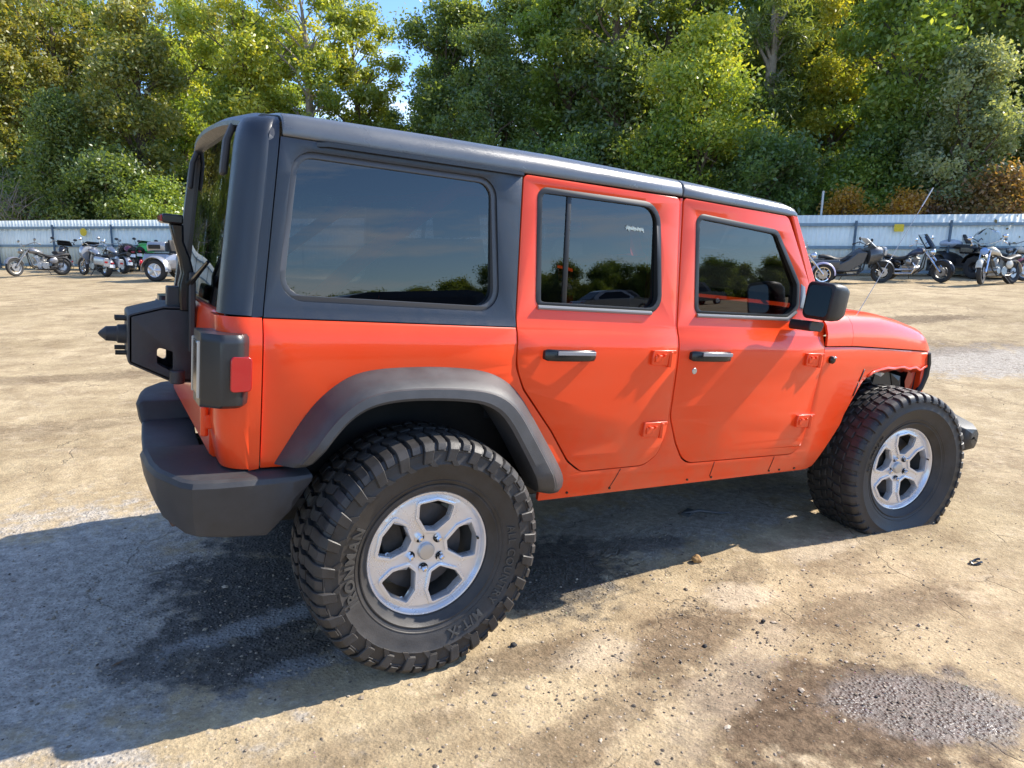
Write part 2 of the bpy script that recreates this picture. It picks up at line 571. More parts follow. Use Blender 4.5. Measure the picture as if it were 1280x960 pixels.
    nn = N.new('ShaderNodeTexNoise'); nn.inputs['Scale'].default_value = 5; nn.inputs['Detail'].default_value = 6
    L.new(pos, nn.inputs['Vector']); L.new(nn.outputs['Color'], sc.inputs[0])
    L.new(pos, wv.inputs[0]); L.new(sc.outputs[0], wv.inputs[1]); L.new(wv.outputs[0], vc.inputs['Vector'])
    crk = math_('MULTIPLY', rng(vc.outputs['Distance'], 0.0, 0.012, 1, 0), rng(noise(1.1, 3), 0.50, 0.60))
    c = mix(math_('MULTIPLY', crk, 0.55), c, (0.10, 0.075, 0.05))
    L.new(c, b.inputs['Base Color'])
    # roughness: dry dust, damp, standing wet
    gl = math_('MAXIMUM', math_('MULTIPLY', wet, rng(n_mid, 0.35, 0.65, 0.35, 1.0)), math_('MULTIPLY', oil, 0.30))
    rr = rng(gl, 0, 1, 0.95, 0.12)
    L.new(rr, b.inputs['Roughness'])
    sp = rng(gl, 0, 1, 0.2, 0.7)
    L.new(sp, b.inputs['Specular IOR Level'])
    h = math_('ADD', math_('MULTIPLY', n_fine, rng(wet, 0, 1, 0.55, 0.18)), math_('MULTIPLY', n_grain, 0.16))
    h = math_('ADD', h, math_('MULTIPLY', n_mid, 1.4))
    rough_area = math_('MAXIMUM', math_('MAXIMUM', grav, oil), math_('MAXIMUM', wet, 0.3))
    h = math_('ADD', h, math_('MULTIPLY', math_('MULTIPLY', rng(vor.outputs['Distance'], 0, 0.5, 1, 0), rough_area), 0.55))
    h = math_('SUBTRACT', h, math_('MULTIPLY', crk, 0.5))
    bp = N.new('ShaderNodeBump'); bp.inputs['Strength'].default_value = 0.62; bp.inputs['Distance'].default_value = 0.022
    L.new(h, bp.inputs['Height']); L.new(bp.outputs[0], b.inputs['Normal'])
    return m

def build_ground():
    n = 260
    t = np.linspace(-1, 1, n)
    k = 6.2
    wrp = np.sinh(k * t) / np.sinh(k)
    xs = 0.8 + wrp * 260
    ys = 0.0 + wrp * 260
    vs = []
    for y in ys:
        for x in xs:
            z = terrain(x, y)
            d = math.hypot(x - 0.8, y)
            if d < 40:
                z += 0.012 * noise.noise((x * 1.3, y * 1.3, 0)) * min(1, 0.3 + d * 0.1) + 0.006 * noise.noise((x * 4, y * 4, 3))
            vs.append((x, y, z))
    fs = [(j * n + i, j * n + i + 1, (j + 1) * n + i + 1, (j + 1) * n + i) for j in range(n - 1) for i in range(n - 1)]
    me = bpy.data.meshes.new('ground'); me.from_pydata(vs, [], fs); me.update()
    o = link_mesh('ground', me, ground_mat(), smooth=180)
    tag(o, kind='structure')
build_ground()

def build_pebbles():
    rng = np.random.default_rng(5)
    base = np.array([(1, 0, 0), (-1, 0, 0), (0, 1, 0), (0, -1, 0), (0, 0, 1), (0, 0, -1), (.6, .6, .55), (-.6, .6, .5), (.6, -.6, .5), (-.6, -.6, .55)])
    hull = bmesh.new()
    for p in base: hull.verts.new(p)
    bmesh.ops.convex_hull(hull, input=hull.verts)
    hull.verts.ensure_lookup_table(); hull.verts.index_update()
    bv = np.array([v.co[:] for v in hull.verts]); bf = [[v.index for v in f.verts] for f in hull.faces]
    hull.free()
    pts = []
    zones = [(0.7, -1.4, 1.3, 0.5, 3000), (-0.9, -0.5, 1.0, 0.6, 2500), (-1.4, 0.2, 1.3, 0.9, 1500), (0.0, -0.2, 0.9, 0.7, 900), (1.45, -1.95, 0.5, 0.3, 700), (1.7, -0.9, 1.4, 0.8, 1300), (3.5, -1.0, 2.5, 1.2, 1300), (0.6, -1.5, 1.2, 0.5, 900), (6, 0.5, 5, 3, 900), (-2, 5, 2.5, 4, 700)]
    for cx, cy, sx, sy, cnt in zones:
        for _ in range(cnt):
            pts.append((rng.normal(cx, sx * .6), rng.normal(cy, sy * .6)))
    V = []; F = []
    for (x, y) in pts:
        s = 0.0012 + 0.0055 * rng.random() ** 4 + (0.009 * rng.random() if rng.random() < 0.012 else 0)
        q = bv * (s * np.array([rng.uniform(.7, 1.5), rng.uniform(.7, 1.3), rng.uniform(.4, .8)]))
        q = q * rng.uniform(.8, 1.2, size=(len(bv), 1))
        a = rng.uniform(0, 6.28); ca, sa = math.cos(a), math.sin(a)
        q = np.stack([q[:, 0] * ca - q[:, 1] * sa, q[:, 0] * sa + q[:, 1] * ca, q[:, 2]], 1)
        q += (x, y, terrain(x, y) + 0.012 * noise.noise((x * 1.3, y * 1.3, 0)) * min(1, 0.3 + math.hypot(x - .8, y) * .1) + s * 0.1)
        n = len(V)
        V += [tuple(v) for v in q]; F += [tuple(i + n for i in f) for f in bf]
    me = bpy.data.meshes.new('gravel'); me.from_pydata(V, [], F); me.update()
    m, nt, b = new_mat('gravel_stone')
    geo = nt.nodes.new('ShaderNodeNewGeometry')
    cr = nt.nodes.new('ShaderNodeValToRGB')
    cr.color_ramp.elements[0].color = (0.07, 0.055, 0.042, 1)
    cr.color_ramp.elements[1].color = (0.55, 0.45, 0.33, 1)
    e = cr.color_ramp.elements.new(0.5); e.color = (0.30, 0.235, 0.165, 1)
    nt.links.new(geo.outputs['Random Per Island'], cr.inputs['Fac'])
    nt.links.new(cr.outputs['Color'], b.inputs['Base Color'])
    b.inputs['Roughness'].default_value = 0.9
    o = link_mesh('gravel', me, m, smooth=0)
    tag(o, 'loose small gravel and grit strewn over the tan dirt lot', 'gravel', kind='stuff')
build_pebbles()

def stone(name, loc, s, col, label, cat, seed=1, sink=0.25):
    bm = bmesh.new()
    bmesh.ops.create_icosphere(bm, subdivisions=3, radius=1)
    for v in bm.verts:
        k = 1 + 0.28 * noise.noise(v.co * 1.3 + Vector((seed * 7.3, 0, 0))) + 0.12 * noise.noise(v.co * 3.5 + Vector((0, seed * 3.1, 0)))
        v.co = Vector((v.co.x * s[0], v.co.y * s[1], v.co.z * s[2])) * k
    me = bpy.data.meshes.new(name); bm.to_mesh(me); bm.free()
    o = link_mesh(name, me, mat(name + '_stone', col, 0.9, var=0.35, vscale=40, bump=0.8, bscale=90), smooth=50)
    o.location = (loc[0], loc[1], terrain(loc[0], loc[1]) + s[2] * (1 - sink))
    tag(o, label, cat)
stone('rock', (1.53, -0.75), (0.027, 0.022, 0.020), (0.36, 0.21, 0.08), 'lumpy yellow-brown rock at the shadow edge between the wheels', 'rock', 3)
stone('pebble', (0.995, -1.335), (0.010, 0.009, 0.007), (0.03, 0.028, 0.026), 'small black pebble just in front of the pale patch', 'pebble', 5)
stone('pebble', (1.36, -1.31), (0.010, 0.008, 0.007), (0.04, 0.035, 0.03), 'small dark pebble right of the pale patch', 'pebble', 6)
stone('pebble', (0.33, -0.98), (0.014, 0.010, 0.009), (0.42, 0.34, 0.22), 'flat tan pebble beside the rear tyre contact', 'pebble', 8)

def scraps():
    mb = MB()
    c = Vector((2.83, -1.42, terrain(2.83, -1.42) + 0.008))
    pts = [c + Vector((0.045 * math.cos(a), 0.018 * math.sin(a), 0.004 * math.sin(3 * a))) for a in np.linspace(0.3, 5.2, 16)]
    mb.tube(pts, 0.006, 8)
    tag(mb.build('rubber_strip', GLOSSBLK), 'curled strip of black rubber lying on the dirt', 'rubber strip')
    mb = MB()
    c = Vector((2.02, -0.30, terrain(2.02, -0.30) + 0.012))
    mb.tube([c + Vector((-0.10, 0.05, 0)), c + Vector((0, 0.02, 0.012)), c + Vector((0.09, -0.05, 0.004)), c + Vector((0.16, -0.07, 0))], [0.012, 0.010, 0.008, 0.004], 8)
    mb.box(c + Vector((-0.06, 0.05, 0)), (0.10, 0.05, 0.014), Matrix.Rotation(0.4, 3, 'Z'))
    tag(mb.build('trim_scrap', mat('scrap_grey', (0.10, 0.10, 0.10), 0.6, var=.3)), 'broken grey trim scrap in the shade under the doors', 'debris')
    mb = MB()
    c = Vector((-0.83, 0.28, terrain(-0.83, 0.28) + 0.006))
    mb.tube([c + Vector((-0.03, -0.01, 0)), c + Vector((0.0, 0.004, 0.004)), c + Vector((0.035, 0.006, 0))], [0.003, 0.006, 0.003], 6)
    tag(mb.build('wood_chip', mat('wood_chip', (0.35, 0.31, 0.26), 0.8, var=.3)), 'pale wood chip on the shaded gravel behind the bumper', 'wood chip')
    mb = MB()
    c = Vector((-1.0, -0.42, terrain(-1.0, -0.42) + 0.004))
    mb.tube([c + Vector((-0.02, -0.008, 0)), c, c + Vector((0.02, 0.010, 0))], [0.001, 0.004, 0.001], 6)
    tag(mb.build('dead_leaf', mat('dead_leaf', (0.16, 0.09, 0.05), 0.8)), 'small curled brown leaf on the shaded gravel', 'leaf')
scraps()

# ------------------------------------------------------------------ fence
FA = Vector((-3.46, 31.2, 0.11)); FB = Vector((22.3, 7.86, 0.62))
FD = (FB - FA); FLEN = FD.length; FD = FD / FLEN
FN = Vector((FD.y, -FD.x, 0)).normalized()       # towards the camera
if FN.dot(CAM - FA) < 0: FN = -FN
def fpt(s, z=0.0, out=0.0):
    x, y = (FA + FD * s).xy
    p = Vector((x, y, 0)) + FN * out
    zz = FA.z + (FB.z - FA.z) * s / FLEN
    return Vector((p.x, p.y, zz + z))

def build_fence():
    root = empty('metal_fence', fpt(15))
    tag(root, 'pale blue corrugated metal fence with dark posts and rails along the lot', 'fence')
    inv = root.location
    FM = mat('fence_sheet', (0.84, 0.87, 0.79), 0.6, 0.0, var=0.10, vscale=1.5)
    PM = mat('fence_post', (0.10, 0.15, 0.20), 0.55, 0.3, var=0.2)
    s0, s1 = -16.0, 58.0
    step = 0.3
    mb = MB()
    lo = []; hi = []
    s = s0
    while s < s1:
        for ds, o in ((0, 0.0), (0.085, 0.0), (0.10, 0.011), (0.13, 0.011), (0.145, 0.0), (0.225, 0.0), (0.235, 0.013), (0.29, 0.013)):
            wob = 0.012 * noise.noise((s * 0.25, 0, 0))
            lo.append(fpt(s + ds, 0.05, o - 0.03) - inv)
            hi.append(fpt(s + ds, 1.83 + wob, o - 0.03) - inv)
        s += step
    mb.loft([lo, hi], cap=False, closed=False)
    sh = mb.build('sheet', FM, root, smooth=20, fix=False)
    sol = sh.modifiers.new('solid', 'SOLIDIFY'); sol.thickness = 0.003
    for z in (0.13, 0.86, 1.55):
        mb = MB()
        n = 50
        ring = []
        for i in range(n + 1):
            s = s0 + (s1 - s0) * i / n
            ring.append([fpt(s, z - 0.045, 0.0) - inv, fpt(s, z - 0.045, 0.05) - inv, fpt(s, z + 0.045, 0.05) - inv, fpt(s, z + 0.045, 0.0) - inv])
        mb.loft(ring)
        mb.build('rail', mat('fence_rail', (0.20, 0.28, 0.34), 0.5, 0.2, var=.15), root)
    for k in range(-8, 23):
        s = 1.8 + k * 2.62
        if s < s0 or s > s1: continue
        a, b = fpt(s, -0.2, 0.09) - inv, fpt(s, 1.66, 0.09) - inv
        MB().cyl(a, b, 0.038, 10).build('post', PM, root)
    return root
build_fence()

def build_weeds():
    rng = np.random.default_rng(9)
    V = []; F = []
    for k in range(2600):
        s_ = rng.uniform(-14, 50); o_ = abs(rng.normal(.12, .12)) + .06
        if noise.noise((s_ * .35, 0, 5)) < .05: continue
        p = fpt(s_, 0, o_)
        h = rng.uniform(.04, .20); a = rng.uniform(0, 6.28); w_ = rng.uniform(.006, .016)
        d = Vector((math.cos(a), math.sin(a), 0)); e = Vector((rng.normal(0, .06), rng.normal(0, .06), h))
        n = len(V)
        V += [tuple(p - d * w_ - Vector((0, 0, .02))), tuple(p + d * w_ - Vector((0, 0, .02))), tuple(p + e)]
        F.append((n, n + 1, n + 2))
    me = bpy.data.meshes.new('weeds'); me.from_pydata(V, [], F); me.update()
    o = link_mesh('weeds', me, mat('dry_weed', (.20, .18, .07), .8, var=.4, vscale=3), smooth=0)
    tag(o, 'dry weeds growing in tufts along the foot of the fence', 'weeds', kind='stuff')
build_weeds()

def fence_sign(px, depth_guess, z, wd, ht, round_, label):
    # the point of the fence seen at that column
    d = FW + RT * ((px - 640) / FPX)
    a = np.array([[d.x, -FD.x], [d.y, -FD.y]]); bb = np.array([FA.x - CAM.x, FA.y - CAM.y])
    t, s = np.linalg.solve(a, bb)
    c = fpt(s, z, 0.145)
    mb = MB()
    if round_:
        ring = [(wd / 2 * math.cos(q), ht / 2 * math.sin(q)) for q in np.linspace(0, 2 * math.pi, 25)[:-1]]
    else:
        ring = rnd([(-wd / 2, -ht / 2), (wd / 2, -ht / 2), (wd / 2, ht / 2), (-wd / 2, ht / 2)], 0.03, 4)
    f = [FD * u + Vector((0, 0, v)) for u, v in ring]
    mb.loft([[p + FN * 0.0 for p in f], [p + FN * 0.006 for p in f]])
    o = mb.build('warning_sign', mat('sign_yellow', (0.75, 0.55, 0.03), 0.5, var=.12, vscale=20))
    o.location = c
    tag(o, label, 'sign')
fence_sign(128, 28, 1.38, 0.30, 0.30, True, 'round yellow sign on the fence above the silver touring motorcycle')
fence_sign(1098, 21, 1.44, 0.27, 0.22, False, 'rectangular yellow sign on a fence post right of the fairing motorcycle')

def fence_pole(px, out, top, label):
    d = FW + RT * ((px - 640) / FPX)
    a = np.array([[d.x, -FD.x], [d.y, -FD.y]]); bb = np.array([FA.x - CAM.x, FA.y - CAM.y])
    t, s = np.linalg.solve(a, bb)
    c = fpt(s, 0, out)
    mb = MB()
    mb.cyl((0, 0, -0.3), (0, 0, top), 0.035, 10)
    mb.lathe([(0.0, top + 0.03), (0.04, top + 0.02), (0.04, top - 0.03)], axis='z', n=10)
    o = mb.build('steel_pole', mat('galvanised', (0.45, 0.48, 0.5), 0.4, 0.7, var=.1))
    o.location = c
    tag(o, label, 'pole')
fence_pole(12, -0.35, 2.35, 'thin galvanised pole rising above the far left fence')
fence_pole(1008, -0.35, 2.55, 'thin galvanised pole above the fence beside the windshield pillar')
# ------------------------------------------------------------------ the orange car
BP = 0.0819
CAR = empty('off_road_car', (-0.0368, 0, 0.0015))
CAR.rotation_euler = (0, BP, 0)
tag(CAR, 'orange four-door off-road car with black hardtop and silver five-spoke wheels', 'car')

D2 = rnd([(.389, 1.823), (.378, 1.24), (.376, 1.099), (.42, 1.008), (.573, .83), (.674, .696), (.748, .645), (1.093, .648), (1.171, .696), (1.198, .80), (1.205, 1.262), (1.192, 1.833)],
         [.02, .3, .2, .12, .2, .12, .06, .12, .10, .08, .2, .02])
D1 = rnd([(1.218, 1.837), (1.221, 1.264), (1.213, .868), (1.273, .744), (1.345, .640), (2.105, .637), (2.165, .662), (2.182, .717), (2.205, .954), (2.235, 1.15), (2.246, 1.278), (2.10, 1.532), (1.966, 1.755), (1.915, 1.833)],
         [.02, .2, .15, .15, .12, .10, .04, .1, .2, .2, .06, .2, .2, .05])
RWIN = rnd([(.470, 1.330), (.457, 1.782), (1.076, 1.792), (1.116, 1.331)], [.03, .04, .09, .07])
FWIN = rnd([(1.325, 1.333), (1.302, 1.776), (1.842, 1.756), (2.030, 1.512), (2.036, 1.395), (1.966, 1.339)], [.04, .04, .06, .06, .05, .08])
QWIN = rnd([(-.516, 1.306), (-.470, 1.778), (.266, 1.786), (.298, 1.302)], [.075, .07, .07, .08], 7)

def resample(pts, n):
    P = np.array(pts, float)
    d = np.r_[0, np.cumsum(np.linalg.norm(np.diff(P, axis=0), axis=1))]
    t = np.linspace(0, d[-1], n)
    return np.stack([np.interp(t, d, P[:, k]) for k in range(P.shape[1])], 1)

def smooth_path(pts, it=2):
    P = [np.array(p, float) for p in pts]
    for _ in range(it):
        Q = [P[0]]
        for a, b in zip(P[:-1], P[1:]):
            Q += [a * .75 + b * .25, a * .25 + b * .75]
        Q.append(P[-1]); P = Q
    return P

# --- body sides
def body_sides():
    # lower side with the door openings left out
    low = [(-.563, 1.243), (.3735, 1.243), (.371, 1.098), (.414, 1.004), (.568, .826), (.668, .692), (.745, .639), (1.095, .642), (1.176, .692), (1.203, .80), (1.2085, 1.262), (1.197, 1.833),
           (1.213, 1.835), (1.2165, 1.264), (1.208, .866), (1.267, .740), (1.341, .634), (2.107, .631), (2.170, .658), (2.188, .717), (2.211, .953), (2.241, 1.15), (2.247, 1.203),
           (2.55, 1.203), (2.85, 1.194), (3.47, 1.173), (3.490, 1.088), (3.44, 1.075), (3.39, 1.060), (3.33, 1.082), (3.24, 1.071), (3.16, 1.086), (3.06, 1.078), (2.96, 1.084), (2.80, 1.064), (2.69, 1.008), (2.608, .906), (2.548, .827), (2.53, .77), (2.423, .643), (2.345, .545), (2.30, .532), (.562, .522),
           (.55, .60), (.47, .72), (.40, .88), (.30, .995), (.20, 1.035), (-.1, 1.04), (-.22, 1.025), (-.33, .94), (-.42, .80), (-.46, .757), (-.563, .757)]
    rad = [0] * len(low)
    for i in (2, 3, 4, 5, 6, 7, 8, 9, 14, 15, 16, 17, 18, 19, 20, 21): rad[i] = .1
    for i in (16, 17): rad[i] = .11
    for i in (33, 34, 35, 36, 37, 38, 39, 45, 46, 47, 48, 49, 50, 51, 52): rad[i] = .08
    low = rnd(low, rad, 4)
    for sd in (-1, 1):
        panel('body_side', low, [PAINT], CAR, sd, off=-.002, thick=.018, bevel=.005, xs=[2.25, 2.6, 2.9, 3.2])
    # dark sheets added behind the gaps to block light and keep them dark
    for sd in (-1, 1):
        inner = [(-.55, .80), (-.55, 1.235), (2.25, 1.235), (2.20, .60), (.62, .60), (.50, .80), (.30, 1.08), (-.25, 1.08)]
        panel('gap_backing', inner, [DARK], CAR, sd, off=-.035, thick=.01, bevel=0)
    # rear corners, one swept sheet each
    for sd in (-1, 1):
        rows = []
        for z in (.757, .80, .9, 1.0, 1.1, 1.15, 1.19, 1.22, 1.243):
            yo = prof(z) - .002
            xr = -.690 + max(0, .86 - z) * .22
            ring = [(-.569, sd * yo, z), (-.60, sd * yo, z)]
            rr = .085
            for k in range(9):
                a = math.pi / 2 * k / 8
                ring.append((xr + rr - rr * math.sin(a), sd * (yo - rr + rr * math.cos(a)), z))
            ring.append((xr, sd * .612, z))
            rows.append([Vector(p) for p in ring])
        mb = MB(); mb.loft(rows, cap=False, closed=False)
        o = mb.build('rear_corner', PAINT, CAR, fix=False)
        s = o.modifiers.new('solid', 'SOLIDIFY'); s.thickness = .015; s.offset = 0; es = o.modifiers.new('split', 'EDGE_SPLIT'); es.split_angle = R(50)
    # cowl between doors and bonnet, and the bonnet itself
    def section(x, zg, zt, w):
        half = [(w, zg), (w - .003, zg + (zt - zg) * .35), (w - .018, zg + (zt - zg) * .62), (w - .05, zg + (zt - zg) * .85), (w - .10, zt - .008), (w - .17, zt), (w - .32, zt + .008), (w * .3, zt + .012)]
        pts = [Vector((x, -y, z)) for y, z in half] + [Vector((x, y, z)) for y, z in half[::-1]]
        return pts
    zgf = lambda x: float(np.interp(x, [2.2, 2.55, 2.85, 3.47, 3.56], [1.208, 1.210, 1.201, 1.180, 1.175]))
    ztf = lambda x: float(np.interp(x, [2.2, 2.45, 2.9, 3.15, 3.35, 3.44, 3.50, 3.535, 3.55], [1.37, 1.388, 1.388, 1.362, 1.332, 1.305, 1.265, 1.215, 1.182]))
    mb = MB(); mb.loft([section(x, zgf(x), ztf(x), yside(x, 1.2)) for x in (2.252, 2.35, 2.45, 2.5085)], cap=False, closed=False)
    o = mb.build('cowl', PAINT, CAR, fix=False)
    s = o.modifiers.new('solid', 'SOLIDIFY'); s.thickness = .012; s.offset = 0; es = o.modifiers.new('split', 'EDGE_SPLIT'); es.split_angle = R(50)
    xs = list(np.linspace(2.511, 3.42, 14)) + [3.46, 3.49, 3.515, 3.535, 3.55]
    mb = MB(); mb.loft([section(x, zgf(x), max(ztf(x), zgf(x) + .006), yside(x, 1.2) - max(0, x - 3.44) * .25) for x in xs], cap=False, closed=False)
    o = mb.build('hood', PAINT, CAR, fix=False, smooth=60)
    s = o.modifiers.new('solid', 'SOLIDIFY'); s.thickness = .012; s.offset = 0; es = o.modifiers.new('split', 'EDGE_SPLIT'); es.split_angle = R(50)
    # raised centre of the hood
    mb = MB()
    mb.loft([[Vector((x, -wd, ztf(x) + .004)), Vector((x, -wd + .03, ztf(x) + .035)), Vector((x, wd - .03, ztf(x) + .035)), Vector((x, wd, ztf(x) + .004))] for x, wd in ((2.56, .36), (2.9, .33), (3.2, .30), (3.40, .27))], cap=True)
    mb.build('hood_bulge', PAINT, o, bevel=.01)
    for x, z in ((2.30, 1.245), (2.475, 1.243)):
        mb = MB(); y = -yside(x, z) - .002
        mb.cyl((x, y + .006, z), (x, y - .003, z), .008, 12)
        mb.build('cowl_screw', GLOSSBLK, CAR)
    for sd in (-1, 1):
        mb = MB(); x = 2.31; y = sd * (yside(x, 1.137))
        mb.lathe([(0, 0), (.019, 0), (.021, .006), (.020, .016), (.014, .022), (0, .023)] , axis='y', n=20)
        o = mb.build('badge', GLOSSBLK, CAR); o.location = (x, y - sd * .002, 1.137); o.rotation_euler = (0, 0, math.pi if sd < 0 else 0)
        mb = MB(); mb.box((x + .006, y + sd * .018, 1.150), (.022, .012, .010))
        mb.build('badge_rim', CHROME, CAR, bevel=.003)
    # louvre slots behind the front wheel arch
    for x, z in ((2.665, 1.045), (2.622, .965)):
        q = [(x - .018, z - .035), (x - .010, z - .037), (x + .030, z + .033), (x + .022, z + .035)]
        panel('fender_vent', q, [GLOSSBLK], CAR, -1, off=.0015, thick=.004, bevel=0, zs=[])
    # sill bolts and seams
    for x in (.70, .93, 1.40, 1.56, 2.06, 2.18, 1.98):
        for sd in (-1,):
            z = .548; y = -prof(z)
            mb = MB(); mb.cyl((x, y + .004, z), (x, y - .003, z), .0055, 10)
            mb.build('sill_bolt', GLOSSBLK, CAR)
    for a, b in (((.968, .638), (.930, .553)), ((1.552, .630), (1.546, .553)), ((1.986, .628), (1.975, .553))):
        q = [(a[0] - .001, a[1]), (a[0] + .001, a[1]), (b[0] + .001, b[1]), (b[0] - .001, b[1])]
        panel('sill_seam', q, [SEAL], CAR, -1, off=.0006, thick=.002, bevel=0)
body_sides()

# --- doors
GT = .035
def glass_plane(zb, yb):
    return lambda x, z: yb - (z - zb) * .056

def door(name, outline, win, side, handle, hinge_x, front):
    d = panel(name, outline, [PAINT], CAR, side, holes=[win], off=.0015, thick=.022, bevel=.005, xs=[1.0, 1.6])
    seal_out = offset(win, -.006); seal_in = offset(win, .017)
    panel('window_seal', seal_out, [SEAL], d, side, holes=[seal_in], off=.003, thick=.038, bevel=.003)
    gp = glass_plane(1.33, prof(1.33) - .026)
    if front:
        qx = 1.985
        panel('window_glass', offset(win, .010), [TINT], d, side, yf=gp, thick=0, bevel=0, zs=[])
    else:
        xb0, xb1 = .628, .614
        panel('window_glass', offset(win, .010), [TINT], d, side, yf=gp, thick=0, bevel=0, zs=[])
        q = [(.604, 1.325), (.626, 1.325), (.618, 1.792), (.596, 1.792)]
        panel('window_divider', q, [SEAL], d, side, yf=lambda x, z: gp(x, z) + .006, thick=.012, bevel=.003, zs=[])
    # bright weather strip along the sill
    x0, x1 = min(p[0] for p in win), max(p[0] for p in win)
    if front:
        pts = [(x0 + .03, 1.328), (1.955, 1.334), (2.02, 1.372)]
    else:
        pts = [(x0 + .015, 1.326), (x1 - .05, 1.327)]
    mb = MB(); mb.tube([Vector((x, side * (prof(z) + .003), z)) for x, z in pts], .009, 8)
    mb.build('sill_strip', mat('sill_strip', (.22, .22, .22), .3), d)
    # handle with its cupped recess
    hx0, hx1, hz = handle
    hy = prof(hz)
    cup = MB()
    cup.ball(((hx0 + hx1) / 2 + .01, side * (hy - .010), hz - .004), (.065, .0135, .036), 20, 10)
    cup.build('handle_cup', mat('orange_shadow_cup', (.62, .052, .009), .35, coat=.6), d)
    mb = MB()
    L = hx1 - hx0
    ring = rnd([(-.018, -.023), (.018, -.023), (.014, .023), (-.014, .023)], .011, 3)
    st = []
    for t, k, oy in ((0, .75, .012), (.05, 1, .018), (.2, 1, .030), (.5, 1, .034), (.8, 1, .030), (.95, 1, .018), (1, .7, .012)):
        st.append([Vector((hx0 + L * t, side * (hy + oy + u * .75 * k), hz + v * k)) for u, v in ring])
    mb.loft(st)
    h = mb.build('handle', GLOSSBLK, d)
    mb = MB()
    mb.box((hx0 + L * .55, side * (hy + .044), hz + .010), (L * .74, .006, .016))
    mb.build('handle_highlight', mat('highlight_grey', (.30, .30, .31), .32), d, bevel=.002)  # grey bar put on as the lit top of the black handle
    if front:
        mb = MB(); mb.cyl((1.322, side * (hy - .004), 1.078), (1.322, side * (hy + .006), 1.078), .0145, 20)
        mb.build('lock', STEEL, d, bevel=.002)
    for z in (1.137, .815):
        mb = MB(); y = prof(z)
        q = rnd([(hinge_x - .085, z - .030), (hinge_x - .080, z + .034), (hinge_x + .055, z + .036), (hinge_x + .055, z + .020), (hinge_x + .012, z + .012), (hinge_x + .008, z - .034)], .006, 2)
        mb.prism(q, side * (y - .004), side * (y + .016))
        mb.cyl((hinge_x + .022, side * (y + .012), z - .040), (hinge_x + .022, side * (y + .012), z + .030), .011, 12)
        mb.box((hinge_x - .050, side * (y + .016), z - .002), (.040, .012, .030))
        hg = mb.build('hinge', PAINT, d, bevel=.003)
        for dx in (-.055, -.018):
            mb = MB()
            mb.cyl((hinge_x + dx, side * (y + .014), z + .013), (hinge_x + dx, side * (y + .026), z + .013), .0065, 8)
            mb.build('hinge_bolt', PAINT, hg, bevel=.001)
    return d

for sd in (-1, 1):
    rd = door('rear_door', D2, RWIN, sd, (.491, .740, 1.145), 1.135, False)
    fd = door('front_door', D1, FWIN, sd, (1.279, 1.531, 1.149), 2.17, True)
    # mirror corner filler
    # mirror on its arm
    mb = MB()
    mb.loft([[Vector((x, sd * y, z)) for x, z in rnd([(1.955, 1.290), (2.055, 1.288), (2.075, 1.335), (1.965, 1.340)], .015, 3)] for y in (.778, .85, .90)])
    MIRB = mat('mirror_black', (.016, .016, .017), .45, bump=.3, bscale=700)
    mr = mb.build('mirror_arm', MIRB, fd, bevel=.004)
    mb = MB()
    sec = lambda k, x: [Vector((x, sd * (.922 + u * k * .90), 1.438 + v * k * .94)) for u, v in rnd([(-.108, -.092), (.068, -.098), (.085, .090), (-.092, .100)], .032, 5)]
    mb.loft([sec(.93, 1.978), sec(1.0, 1.985), sec(1.02, 2.03), sec(.97, 2.075), sec(.82, 2.108), sec(.55, 2.126)])
    ms = mb.build('mirror', MIRB, fd, smooth=50)
    mb = MB()
    sec2 = lambda k, x: [Vector((x, sd * (.922 + u * k * .90), 1.438 + v * k * .94)) for u, v in rnd([(-.092, -.075), (.052, -.080), (.066, .074), (-.076, .082)], .028, 5)]
    mb.loft([sec2(1, 1.9785), sec2(1, 1.9755)])
    mb.build('mirror_glass', mat('mirror_face', (.16, .17, .18), .04, 1.0), fd)
    # small flag at the front of the glass
    q = [(2.046, 1.392), (2.100, 1.385), (2.078, 1.50), (2.045, 1.515)]
    panel('mirror_flag', q, [mat('flag_grey', (.20, .21, .23), .3)], fd, sd, off=.004, thick=.006, bevel=.002)

# scribbled paint-marker note on the rear window, unreadable in the photograph
mb = MB()
rr = random.Random(3)
pts = []
for k in range(40):
    t = k / 39
    x = .905 + .10 * t; z = 1.674 + .010 * math.sin(k * 1.9) + .004 * rr.random()
    pts.append(Vector((x, -(prof(1.33) - .026 - (z - 1.33) * .056 + .0018), z)))
mb.tube(pts, .0022, 5)
mb.build('marker_scrawl', mat('marker_paint', (.55, .62, .58), .6), [c for c in CAR.children if c.name == 'rear_door'][0])

